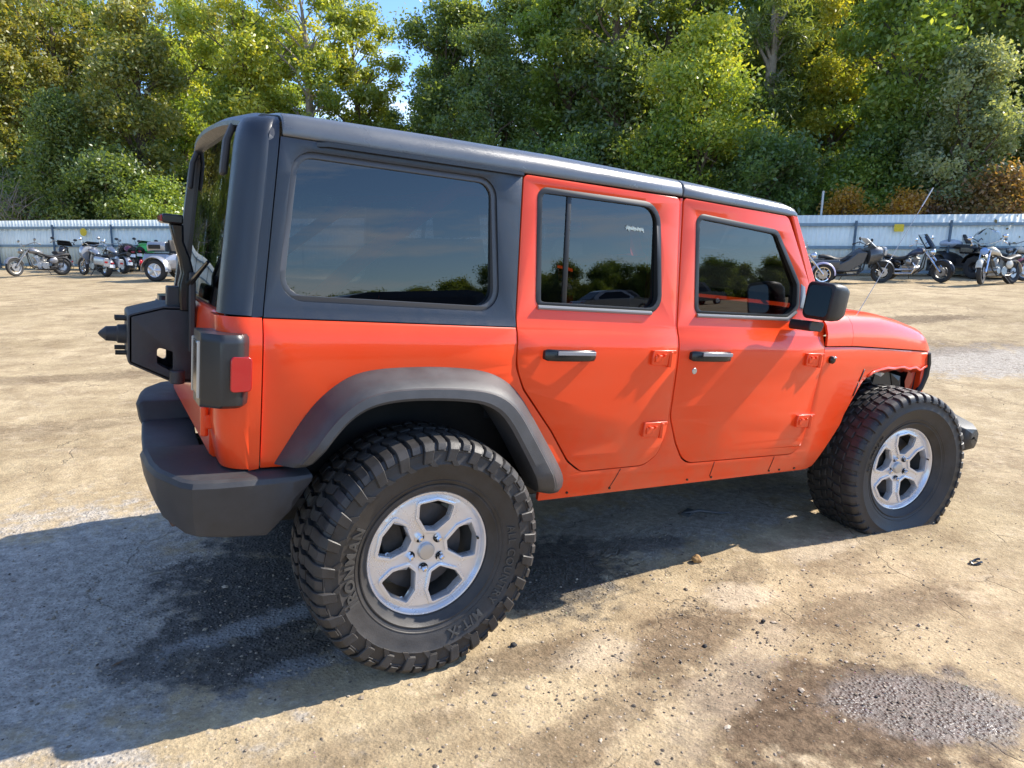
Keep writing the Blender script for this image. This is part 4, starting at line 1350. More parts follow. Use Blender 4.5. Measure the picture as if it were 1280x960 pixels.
def text_on_side(mb, txt, size, r0, phi, weight=0.0, mi=1, wside=-.1545, raise_=.0045):
    cu = bpy.data.curves.new('txt', 'FONT')
    cu.body = txt; cu.size = size; cu.extrude = .0018; cu.offset = weight; cu.resolution_u = 3; cu.align_x = 'CENTER'
    cu.space_character = 1.15
    o = bpy.data.objects.new('txt', cu); COL.objects.link(o)
    dg = bpy.context.evaluated_depsgraph_get()
    me = bpy.data.meshes.new_from_object(o.evaluated_get(dg))
    vs = []
    for v in me.vertices:
        r = r0 + v.co.y; a = phi - v.co.x / r0
        bulge = np.interp(r, [.27, .31, .345, .375], [.134, .152, .160, .160])
        vs.append((r * math.cos(a), -(bulge + v.co.z + raise_ - .001), r * math.sin(a)))
    mb.add(vs, [tuple(p.vertices) for p in me.polygons], mi)
    bpy.data.objects.remove(o); bpy.data.curves.remove(cu); bpy.data.meshes.remove(me)

def finish_tyre(mb, parent, flat=None, side=-1):
    o = mb.build('tyre', [RUBBER, LETTER], parent, smooth=32)
    if flat:
        upv, D = flat
        for v in o.data.vertices:
            c = v.co
            h = c.x * upv.x + c.z * upv.z + c.y * upv.y
            if h < -D + .10:
                t = min(1, (-D + .10 - h) / .16)
                c.y *= 1 + .26 * t * t
            if h < -D:
                d = -D - h
                c.x += upv.x * d; c.z += upv.z * d; c.y += upv.y * d
                c.y *= 1 + .35 * d
    return o

def rim(parent, spin=0.0):
    # barrel and lip
    mb = MB()
    mb.lathe([(.2345, -.094), (.235, -.102), (.231, -.1055), (.226, -.104), (.221, -.096), (.214, -.085), (.206, -.070), (.2035, -.060)], n=96)
    mb.lathe([(.2035, -.060), (.199, -.045), (.190, .02), (.200, .095), (.235, .10), (.235, .094), (.215, .05), (.215, -.06), (.2345, -.094)], n=96, mi=1)
    # spoked face
    holes = []
    for k in range(5):
        a = R(83 + 72 * k) + spin
        pts = [(.083, -13), (.083, 13), (.142, 25), (.192, 20.5), (.1965, 0), (.192, -20.5), (.142, -25)]
        holes.append(rnd([(r * math.cos(a + R(d)), r * math.sin(a + R(d))) for r, d in pts], [.008, .008, .010, .007, 0, .007, .010], 3))
    outer = [(.222 * math.cos(t), .222 * math.sin(t)) for t in np.linspace(0, 2 * math.pi, 121)[:-1]]
    grid = list(np.linspace(-.2, .2, 17))
    def yf(x, z):
        r = math.hypot(x, z)
        return float(np.interp(r, [0, .05, .085, .13, .17, .20, .222], [.074, .075, .082, .090, .093, .093, .088]))
    face = panel('spoke_face', outer, [ALLOY], parent, -1, holes=holes, yf=yf, thick=.030, bevel=.005, zs=grid, xs=grid, smooth=45)
    rm = mb.build('rim', [ALLOY, mat('shaded_barrel', (.075, .068, .060), .6, .3, var=.3)], parent, smooth=40)  # inner barrel darkened: shade within the spoke openings put into its colour
    face.name = 'spokes'
    # raised frames round the openings
    for k in range(5):
        o_ = offset(holes[k], -.0125); i_ = offset(holes[k], -.001)
        panel('spoke_edge', o_, [ALLOY], face, -1, holes=[i_], yf=lambda x, z: yf(x, z) + .0075, thick=.014, bevel=.003, zs=[], smooth=45)
    mb = MB()
    mb.lathe([(0, -.089), (.020, -.0885), (.028, -.087), (.0315, -.083), (.032, -.070)], n=32)
    mb.build('centre_cap', mat('cap_silver', (.52, .52, .52), .34, .7), parent)
    for k in range(5):
        a = R(47 + 72 * k) + spin
        x, z = .0635 * math.cos(a), .0635 * math.sin(a)
        mb = MB()
        mb.lathe([(.0185, -.0805), (.0185, -.0770), (.0120, -.0772)], c=(x, 0, z), n=20, mi=1)
        mb.lathe([(0, -.1005), (.006, -.100), (.0100, -.096), (.0112, -.090), (.0125, -.0765)], c=(x, 0, z), n=6)
        mb.build('lug_nut', [CHROME, DARK], parent, smooth=30)
    a = R(83 - 72) + spin
    mb = MB(); mb.cyl((.203 * math.cos(a), -.085, .203 * math.sin(a)), (.195 * math.cos(a), -.112, .195 * math.sin(a)), .0045, 8)
    mb.build('valve', GLOSSBLK, parent)
    mb = MB()
    mb.lathe([(.05, -.02), (.165, -.02), (.165, .005), (.05, .005)], n=48)
    mb.build('brake_disc', mat('brake_grey', (.10, .09, .085), .5, .6, var=.3), parent, smooth=30)
    mb = MB(); mb.box((-.12, -.005, .05), (.09, .07, .15), Matrix.Rotation(-.3, 3, 'Y')); mb.lathe([(0, -.07), (.075, -.068), (.08, -.02)], n=24)
    mb.build('brake_caliper', DARKMET, parent, bevel=.008)

CT, ST = math.cos(BP), math.sin(BP)
UPL = Vector((-ST, 0, CT))      # true vertical in the car's own frame
def make_wheels():
    rear = tyre_mesh(N=27, depth=.017)
    text_on_side(rear, 'IRONMAN', .052, .292, R(178), .0012)
    text_on_side(rear, 'ALL COUNTRY', .040, .302, R(-12), .0006)
    text_on_side(rear, 'M/T-X', .046, .296, R(-62), .0010)
    w1 = empty('wheel', (0.0012, -.827, .435), parent=CAR)
    finish_tyre(rear, w1, (UPL, .432))
    rim(w1)
    front = tyre_mesh(N=44, coarse=False, depth=.012)
    text_on_side(front, 'ALL TERRAIN', .030, .300, R(160), .0006)
    w2 = empty('wheel', (2.976, -.800, .524), parent=CAR)
    w2.rotation_euler = (0, 0, -.147)
    w2.scale = (1.04, 1.04, 1.04)
    finish_tyre(front, w2, (UPL, .346))
    rim(w2, R(4))
    w2['label'] = 'front wheel with a flat all-terrain tyre'
    # left side: copies turned round
    for src, loc, rz in ((w1, (0.0012, .827, .435), math.pi), (w2, (2.976, .800, .524), math.pi - .147)):
        c = src.copy(); COL.objects.link(c); c.location = loc; c.rotation_euler = (0, 0, rz)
        if 'label' in c: del c['label']
        for ch in src.children:
            d = ch.copy(); COL.objects.link(d); d.parent = c
            for g in ch.children:
                e = g.copy(); COL.objects.link(e); e.parent = d
make_wheels()
# ------------------------------------------------------------------ trees behind the fence
def leaf_mat(name, cols, transl=0.55):
    """leaf colours vary leaf by leaf; light passes through the blades"""
    m = bpy.data.materials.new(name); m.use_nodes = True
    nt = m.node_tree; N, L = nt.nodes, nt.links
    N.clear()
    out = N.new('ShaderNodeOutputMaterial')
    at_ = N.new('ShaderNodeAttribute'); at_.attribute_name = 'leaf_tint'
    oi = N.new('ShaderNodeObjectInfo')
    cr = N.new('ShaderNodeValToRGB')
    els = cr.color_ramp.elements
    els[0].color = (*cols[0], 1); els[1].color = (*cols[-1], 1)
    for i, c in enumerate(cols[1:-1]):
        e = els.new((i + 1) / (len(cols) - 1)); e.color = (*c, 1)
    L.new(at_.outputs['Fac'], cr.inputs['Fac'])
    hs = N.new('ShaderNodeHueSaturation')
    mr = N.new('ShaderNodeMapRange'); mr.inputs[3].default_value = 0.487; mr.inputs[4].default_value = 0.513
    L.new(oi.outputs['Random'], mr.inputs[0]); L.new(mr.outputs[0], hs.inputs['Hue'])
    L.new(cr.outputs['Color'], hs.inputs['Color'])
    d = N.new('ShaderNodeBsdfDiffuse'); t = N.new('ShaderNodeBsdfTranslucent'); g = N.new('ShaderNodeBsdfGlossy')
    g.inputs['Roughness'].default_value = 0.45
    tcol = N.new('ShaderNodeMixRGB'); tcol.blend_type = 'MULTIPLY'; tcol.inputs[0].default_value = 1; tcol.inputs[2].default_value = (1.35, 1.15, 0.45, 1)
    L.new(hs.outputs['Color'], tcol.inputs[1])
    L.new(hs.outputs['Color'], d.inputs['Color']); L.new(tcol.outputs['Color'], t.inputs['Color'])
    m1 = N.new('ShaderNodeMixShader'); m1.inputs[0].default_value = transl
    m2 = N.new('ShaderNodeMixShader'); m2.inputs[0].default_value = 0.06
    L.new(d.outputs[0], m1.inputs[1]); L.new(t.outputs[0], m1.inputs[2])
    L.new(m1.outputs[0], m2.inputs[1]); L.new(g.outputs[0], m2.inputs[2])
    L.new(m2.outputs[0], out.inputs['Surface'])
    return m

LEAVES = {
    'green': leaf_mat('leaf_green', [(0.160, 0.244, 0.046), (0.275, 0.378, 0.069), (0.410, 0.488, 0.098)]),
    'dark': leaf_mat('leaf_dark_green', [(0.096, 0.165, 0.052), (0.166, 0.256, 0.069), (0.282, 0.366, 0.092)]),
    'yellow': leaf_mat('leaf_yellow_green', [(.17, .27, .05), (.36, .45, .07), (.62, .62, .10)]),
    'olive': leaf_mat('leaf_olive', [(.15, .20, .05), (.25, .29, .07), (.40, .38, .10), (.20, .27, .06)]),
    'grey': leaf_mat('leaf_grey_green', [(0.205, 0.268, 0.138), (0.346, 0.415, 0.207), (0.512, 0.537, 0.299)]),
    'rust': leaf_mat('leaf_rust', [(0.179, 0.104, 0.052), (0.294, 0.159, 0.069), (0.333, 0.207, 0.081), (0.179, 0.195, 0.069)]),
    'orange': leaf_mat('leaf_orange', [(0.282, 0.220, 0.046), (0.538, 0.329, 0.046), (0.640, 0.415, 0.052)]),
}
BARK = mat('bark', (.12, .09, .065), .9, var=.4, vscale=4, bump=.8, bscale=20)
PALEBARK = mat('pale_bark', (.26, .22, .17), .9, var=.35, vscale=4, bump=.6, bscale=20)

def crown_mesh(name, clumps, n, size, rng, squash=.75, needle=False, sunlit_top=0.0):
    """many small leaves spread through the volume of a set of clumps"""
    C_ = np.array([c[:3] for c in clumps]); Rr = np.array([c[3] for c in clumps])
    pr = Rr ** 2.2; pr /= pr.sum()
    k = rng.choice(len(clumps), n, p=pr)
    d = rng.normal(size=(n, 3)); d /= np.linalg.norm(d, axis=1)[:, None]
    pos = C_[k] + rng.normal(size=(n, 3)) * (Rr[k] * .47)[:, None] * np.array([1.1, 1.1, squash])
    # twigs: leaves gather in small sprays
    sp = rng.normal(size=(max(1, n // 9), 3)) * .16; pos += sp[rng.integers(0, len(sp), n)]
    nrm = rng.normal(size=(n, 3)) * .9 + d * .5 + np.array([0, 0, .55]); nrm /= np.linalg.norm(nrm, axis=1)[:, None]
    a = np.cross(nrm, rng.normal(size=(n, 3))); a /= np.linalg.norm(a, axis=1)[:, None]
    b = np.cross(nrm, a)
    s = size * rng.uniform(.55, 1.35, n)
    la, lb = (s * 1.25)[:, None], (s * (.22 if needle else .62))[:, None]
    bend = nrm * (s * .25)[:, None]
    v = np.stack([pos - a * la - bend, pos - b * lb, pos + a * la - bend, pos + b * lb], 1).reshape(-1, 3)
    f = np.arange(n * 4).reshape(n, 4)
    me = bpy.data.meshes.new(name)
    me.vertices.add(n * 4); me.vertices.foreach_set('co', v.ravel())
    me.loops.add(n * 4); me.loops.foreach_set('vertex_index', f.ravel())
    me.polygons.add(n); me.polygons.foreach_set('loop_start', np.arange(0, n * 4, 4)); me.polygons.foreach_set('loop_total', np.full(n, 4))
    me.update()
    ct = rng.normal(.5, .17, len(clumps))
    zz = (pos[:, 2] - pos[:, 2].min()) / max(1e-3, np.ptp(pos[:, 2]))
    tint = np.clip(ct[k] + rng.normal(0, .22, n) + (zz - .5) * sunlit_top, 0, 1)  # tint rises with height: sunlight on crown tops put into leaf colour
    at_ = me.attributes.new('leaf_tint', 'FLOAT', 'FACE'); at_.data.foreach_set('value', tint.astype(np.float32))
    return me

def proto(kind, height, width, base, n, size, seed, leaf, bark=BARK, lean=0.0, ncl=26, sparse=1.0, shape='oval', needle=False):
    """one tree at the origin: trunk with limbs, and a crown of leaves"""
    rng = np.random.default_rng(seed)
    cl = []
    ncl = int(ncl * 1.7)
    for i in range(ncl):
        t = (i + .5) / ncl
        z = base + (height - base) * t
        if shape == 'oval': w_ = width * .5 * (math.sin(math.pi * min(1, (t * .85 + .12))) ** .6)
        elif shape == 'cone': w_ = width * .5 * (1.05 - t) ** .8
        elif shape == 'column': w_ = width * .5 * (1 - .5 * t ** 3)
        else: w_ = width * .5 * (.35 + .75 * t if t < .75 else 1.0 - (t - .75) * 1.8)
        a = i * 2.4 + rng.normal(0, .5); q = w_ * rng.uniform(.25, .95)
        r = rng.uniform(.40, 1.0) * (.105 * width + .28) * sparse
        cl.append((q * math.cos(a) + lean * z, q * math.sin(a), z + rng.normal(0, .35) * height / 12, r))
    me = crown_mesh(kind + '_crown', cl, n, size, rng, needle=needle, sunlit_top=.7 if leaf == 'yellow' else .1)
    mb = MB()
    top = height * .93
    r0 = .020 * height + .04
    pts = []; rs = []
    for i in range(9):
        t = i / 8; z = -.3 + (top + .3) * t
        pts.append(Vector((lean * max(0, z) + .10 * math.sin(z * .7 + seed), .12 * math.sin(z * .5 + seed * 2), z))); rs.append(r0 * (1 - t) ** .8 + .015)
    mb.tube(pts, rs, 8)
    for (x, y, z, r) in cl:
        zb = max(.4, z - rng.uniform(.6, 1.0) * (1.0 + math.hypot(x - lean * z, y) * .7))
        t = (zb + .3) / (top + .3) * 8; i = int(min(7, t)); fr = t - i
        p0 = pts[i].lerp(pts[i + 1], min(1, fr)); rr = (rs[i] * (1 - fr) + rs[i + 1] * fr) * .45
        p3 = Vector((x, y, z)); p1 = p0.lerp(p3, .4) + Vector((rng.normal(0, .12), rng.normal(0, .12), .15)); p2 = p0.lerp(p3, .75) + Vector((rng.normal(0, .1), rng.normal(0, .1), .1))
        mb.tube([p0, p1, p2, p3], [rr, rr * .7, rr * .45, .012], 5, cap=False)
        for _ in range(2):
            q = p2 + Vector(rng.normal(0, 1, 3)) * r * .7
            mb.tube([p1.lerp(p2, rng.random()), q], [rr * .35, .008], 4, cap=False)
    root = empty(kind, (0, 0, 0))
    mb.build('trunk', bark, root, smooth=60, fix=False)
    c = bpy.data.objects.new('crown', me); COL.objects.link(c); c.parent = root
    me.materials.append(LEAVES[leaf])
    return root

T = {}
T['green_a'] = proto('broadleaf_tree', 13, 7.0, 1.2, 33468, 0.090, 11, 'green')
T['green_b'] = proto('broadleaf_tree', 14, 6.0, 2.5, 26775, 0.093, 12, 'green', shape='fan')
T['dark_a'] = proto('broadleaf_tree', 13, 7.5, .8, 37931, 0.085, 13, 'dark')
T['dark_b'] = proto('broadleaf_tree', 15, 6.5, 3.5, 26775, 0.093, 14, 'dark', shape='fan')
T['olive_a'] = proto('broadleaf_tree', 12, 6.5, 1.0, 31237, 0.085, 15, 'olive')
T['olive_b'] = proto('broadleaf_tree', 14, 6.0, 2.0, 26775, 0.090, 16, 'olive', shape='fan')
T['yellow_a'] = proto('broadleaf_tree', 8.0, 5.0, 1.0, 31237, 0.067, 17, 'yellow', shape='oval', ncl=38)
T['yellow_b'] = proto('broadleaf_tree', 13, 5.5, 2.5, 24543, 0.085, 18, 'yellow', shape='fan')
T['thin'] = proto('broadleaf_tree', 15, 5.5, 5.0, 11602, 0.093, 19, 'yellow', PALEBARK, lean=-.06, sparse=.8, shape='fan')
T['pine'] = proto('pine_tree', 16, 5.0, 5.5, 20081, 0.114, 20, 'dark', PALEBARK, lean=.05, sparse=.75, shape='fan', needle=True)
T['cedar'] = proto('cedar_tree', 6.2, 3.6, .3, 33468, 0.054, 21, 'dark', shape='cone', ncl=34)
T['grey_a'] = proto('broadleaf_tree', 7.5, 3.8, .6, 31237, 0.062, 22, 'grey', shape='oval', ncl=30)
T['bush'] = proto('shrub', 3.4, 3.4, .2, 14502, 0.062, 23, 'green', ncl=16)
T['bush_rust'] = proto('shrub', 3.2, 3.6, .2, 13387, 0.054, 24, 'rust', ncl=16)
T['bush_orange'] = proto('shrub', 2.7, 1.6, .3, 4908, 0.050, 25, 'orange', ncl=10)
T['bush_dark'] = proto('shrub', 4.2, 4.0, .2, 16733, 0.067, 26, 'dark', ncl=18)
_used = set()
def tree(key, px, depth, sc=1.0, rz=None, label=None, group=None, name=None, dz=0.0, sz=None):
    p = at(px, depth)
    r = T[key]
    rz = random.uniform(0, 6.28) if rz is None else rz
    s3 = (sc, sc, sc * (sz or 1.0))
    if key in _used:
        o = dup(r, p + Vector((0, 0, dz)), rz, s3)
        if 'group' in o: del o['group']
    else:
        _used.add(key); o = r
        o.location = p + Vector((0, 0, dz)); o.rotation_euler = (0, 0, rz); o.scale = s3
    tag(o, label, 'shrub' if 'bush' in key else 'tree', group)
    return o

# the trees one can pick out, front row
tree('cedar', 108, 33.5, 1.18, 0.5, 'rounded blue-green cedar behind the left fence above the parked motorcycles')
tree('olive_a', 205, 36.0, .98, 1.0, 'olive autumn tree between the cedar and the black hardtop')
tree('yellow_b', 330, 37.5, 1.05, 2.0, 'tall yellow-green tree above the rear corner of the hardtop')
tree('thin', 412, 38, .98, 0.0, 'thin pale-trunked tree leaning left with sparse leaves and sky behind')
tree('green_b', 455, 41, .95, 3.0, 'slender tall green tree right of the pale leaning trunk')
tree('dark_a', 610, 33, .72, 1.2, 'dense dark green tree just above the middle of the roof')
tree('dark_b', 755, 32, 1.0, 2.2, 'tall dark tree with bare upright trunk left of the bright yellow-green one')
tree('yellow_a', 852, 29.0, 1.12, 0.3, 'bright yellow-green cone-shaped young tree above the front doors')
tree('pine', 925, 31, 1.0, 0.2, 'tall pine with a bare trunk leaning to the right')
tree('green_a', 1090, 28, .92, 0.8, 'broad green tree with a crooked trunk above the hood')
tree('grey_a', 1168, 24.6, .95, 1.5, 'grey-green bushy tree with pale leaves right of the crooked trunk')
tree('grey_a', 1275, 25.2, .90, 4.0, 'grey-green bushy tree cut by the right edge of the picture')
tree('bush_rust', 1215, 22.8, 1.0, 0.4, 'rusty brown autumn shrub rising over the right end of the fence')
tree('bush_rust', 1150, 23.8, .80, 2.0, 'small rusty shrub behind the fence left of the big rusty one')
tree('bush_orange', 1036, 24.2, 1.0, 0.4, 'small orange-leaved shrub over the fence beside the thin pole')
tree('bush_orange', 1108, 23.4, .95, 2.4, 'small orange-yellow shrub over the fence above the yellow sign')
tree('bush_dark', 940, 26.5, 1.05, 1.4, 'dark shrub behind the fence just right of the roof')
tree('bush', 1055, 26.5, 1.1, 2.6, 'green shrub behind the fence below the broad green tree')
tree('bush', 40, 34, 1.0, 0.2, 'green shrub behind the far left end of the fence')
tree('bush_dark', 165, 33, 1.1, 1.2, 'dark shrub behind the fence right of the cedar')
tree('bush', 225, 32, 1.0, 3.3, 'green shrub behind the fence next to the rear window')
tree('yellow_b', 1010, 33, .85, 0.9, 'yellow-topped green tree between the pine and the broad tree')
tree('dark_b', 1180, 30, .95, 3.9, 'tall dark green tree behind the grey-green one')
tree('green_b', 1250, 29, .95, 5.2, 'tall green tree filling the upper right corner')
tree('olive_b', 15, 38, 1.0, 0.9, 'tall olive-yellow tree at the upper left corner')
tree('olive_b', 110, 41, 1.06, 2.9, 'tall golden-olive tree behind the cedar')
tree('yellow_b', 250, 43, 1.05, 4.4, 'pale yellow-green tree behind the olive autumn tree')
tree('green_a', 700, 35, .98, 2.5, 'broad green tree behind the roof between the two dark trees')
tree('dark_a', 560, 40, .96, 3.7, 'tall dark green tree with sky showing on its left side')
tree('green_a', 960, 37, .95, 4.7, 'green tree behind the leaning pine')
tree('dark_a', 498, 45, .62, 1.1, 'small dark tree standing low in the sky gap left of the roof middle')
tree('green_a', 535, 47, .70, 2.1, 'green tree filling the lower part of the sky gap above the roof')
# the wood that closes the view behind them
rr = random.Random(21)
back = 'trees filling the back of the wood behind the fence'
for i in range(40):
    px = -160 + i * 40 + rr.uniform(-14, 14)
    if 450 < px < 545 or (380 < px <= 450 and i % 2 == 0): continue
    dp = (47 if px < 600 else 41) + rr.uniform(-3, 7) - px * .004
    key = rr.choice(['dark_a', 'green_a', 'dark_b', 'green_b', 'olive_a', 'olive_b'] if px < 480 else ['dark_a', 'green_a', 'dark_b', 'green_b', 'dark_a'])
    sc = rr.uniform(.95, 1.2) * (.80 if 395 < px < 560 else 1.0)
    tree(key, px, dp, sc, None, 'tall leafy tree deep in the wood behind the front trees', back)
under = 'undergrowth shrubs along the foot of the wood'
for i in range(26):
    px = -60 + i * 54 + rr.uniform(-15, 15)
    dp = (38 if px < 600 else 31) + rr.uniform(-2, 2) - max(0, px - 640) * .008
    tree(rr.choice(['bush_dark', 'bush_dark', 'bush']), px, dp, rr.uniform(.95, 1.35), None, 'dark green undergrowth shrub at the foot of the wood', under)
# trees left of the lot and across it, seen in the car's glass
mir = 'trees round the rest of the lot mirrored in the car windows'
for i in range(15):
    a = R(118 + i * 6.2); d = rr.uniform(27, 34)
    x, y = d * math.cos(a) * 1.15 - 3, d * math.sin(a)
    o = dup(T[rr.choice(['dark_a', 'green_a', 'olive_a'])], (x, y, terrain(x, y)), rr.uniform(0, 6), (1, 1, rr.uniform(.8, 1.0)))
    tag(o, 'tree on the far edge of the lot, mirrored dark in the car glass', 'tree', mir)
for i in range(62):
    x = 6 + i * 2.5 + rr.uniform(-1.5, 1.5); y = -104 + rr.uniform(-5, 5)
    k = rr.uniform(1.3, 2.0)
    o = dup(T[rr.choice(['bush_dark', 'bush'])], (x, y, terrain(x, y) - .5), rr.uniform(0, 6), (k * 1.2, k * 1.2, k * (1.0 if i > 16 else .75)))
    tag(o, 'tree on the far edge of the lot, mirrored dark in the car glass', 'tree', mir)

def bare_bush():
    rng = np.random.default_rng(4)
    mb = MB()
    for i in range(46):
        a = rng.uniform(0, 6.28); L = rng.uniform(1.6, 3.2)
        p = Vector((rng.normal(0, .4), rng.normal(0, .4), 0)); d = Vector((math.cos(a) * rng.uniform(.2, .9), math.sin(a) * .6, 1)).normalized()
        pts = [p]
        for s in range(5):
            d = (d + Vector((rng.normal(0, .22), rng.normal(0, .22), rng.normal(-.03, .12)))).normalized(); pts.append(pts[-1] + d * L / 5)
        mb.tube(pts, [.022, .018, .014, .010, .007, .004], 4, cap=False)
        for _ in range(5):
            k = rng.integers(1, 5); e = Vector((rng.normal(0, .5), rng.normal(0, .5), rng.uniform(.1, .6)))
            mb.tube([pts[k], pts[k] + e * .5, pts[k] + e], [.009, .006, .003], 3, cap=False)
    o = mb.build('bare_bush', mat('grey_twig', (.26, .22, .19), .9), fix=False)
    return o
bb = bare_bush()
bb.location = at(45, 33.2) + Vector((0, 0, 1.6)); bb.scale = (1.2, 1.2, 1.0)
tag(bb, 'leafless grey brush tangled over the fence left of the cedar', 'shrub')
# ------------------------------------------------------------------ parked motorcycles
def bmat(name, col, rough=.35, metal=0.0, coat=.5):
    return mat(name, col, rough, metal, coat=coat, var=.12, vscale=12)
MTYRE = mat('motorcycle_tyre', (.028, .027, .026), .75, var=.2)
MENG = mat('engine_metal', (.34, .33, .31), .35, .85, var=.3, vscale=25)
MBLK = mat('satin_black', (.018, .018, .019), .4)
MSEAT = mat('seat_leather', (.022, .020, .019), .55)
SHIELD = glass_mat('windshield_plastic', (.86, .88, .88), 1.35)

def arc_fender(mb, c, r, w_, a0, a1, n=14, th=.012):
    rings = []
    for i in range(n + 1):
        a = a0 + (a1 - a0) * i / n
        ring = []
        for k in range(7):
            t = -1 + 2 * k / 6
            rr_ = r - .045 * abs(t) ** 2.5
            ring.append(Vector((c[0] + rr_ * math.cos(a), t * w_ / 2, c[2] + rr_ * math.sin(a))))
        for k in range(6, -1, -1):
            t = -1 + 2 * k / 6
            rr_ = r - th - .045 * abs(t) ** 2.5
            ring.append(Vector((c[0] + rr_ * math.cos(a), t * (w_ / 2 - th * .5), c[2] + rr_ * math.sin(a))))
        rings.append(ring)
    mb.loft(rings)

def m_wheel(root, x, r, wd, steer=0.0, rimmat=MENG, spokes=9, pivot=None):
    wroot = empty('wheel', (x, 0, r), steer, root)
    mb = MB()
    rr_ = wd / 2
    mb.lathe([(r - wd * .85, -rr_ * .6), (r - wd * .55, -rr_), (r - wd * .22, -rr_ * .92), (r - .01, -rr_ * .45), (r, 0), (r - .01, rr_ * .45), (r - wd * .22, rr_ * .92), (r - wd * .55, rr_), (r - wd * .85, rr_ * .6), (r - wd * .85, -rr_ * .6)], n=36)
    mb.build('tyre', MTYRE, wroot, smooth=50)
    mb = MB()
    q = r - wd * .80
    mb.lathe([(q, -rr_ * .62), (q - .03, -rr_ * .5), (q - .03, rr_ * .5), (q, rr_ * .62)], n=36)
    for k in range(spokes):
        a = 2 * math.pi * k / spokes
        mb.tube([(.03 * math.cos(a), 0, .03 * math.sin(a)), ((q - .02) * math.cos(a), 0, (q - .02) * math.sin(a))], .011 if spokes < 14 else .004, 5, cap=False)
    mb.cyl((0, -.06, 0), (0, .06, 0), .045, 14)
    mb.build('rim', rimmat, wroot, smooth=40)
    mb = MB(); mb.lathe([(.05, .065), (.14, .065), (.14, .070), (.05, .070)], n=24)
    mb.lathe([(.05, -.065), (.14, -.065), (.14, -.070), (.05, -.070)], n=24)
    mb.build('brake_disc', STEEL, wroot, smooth=30)
    return wroot

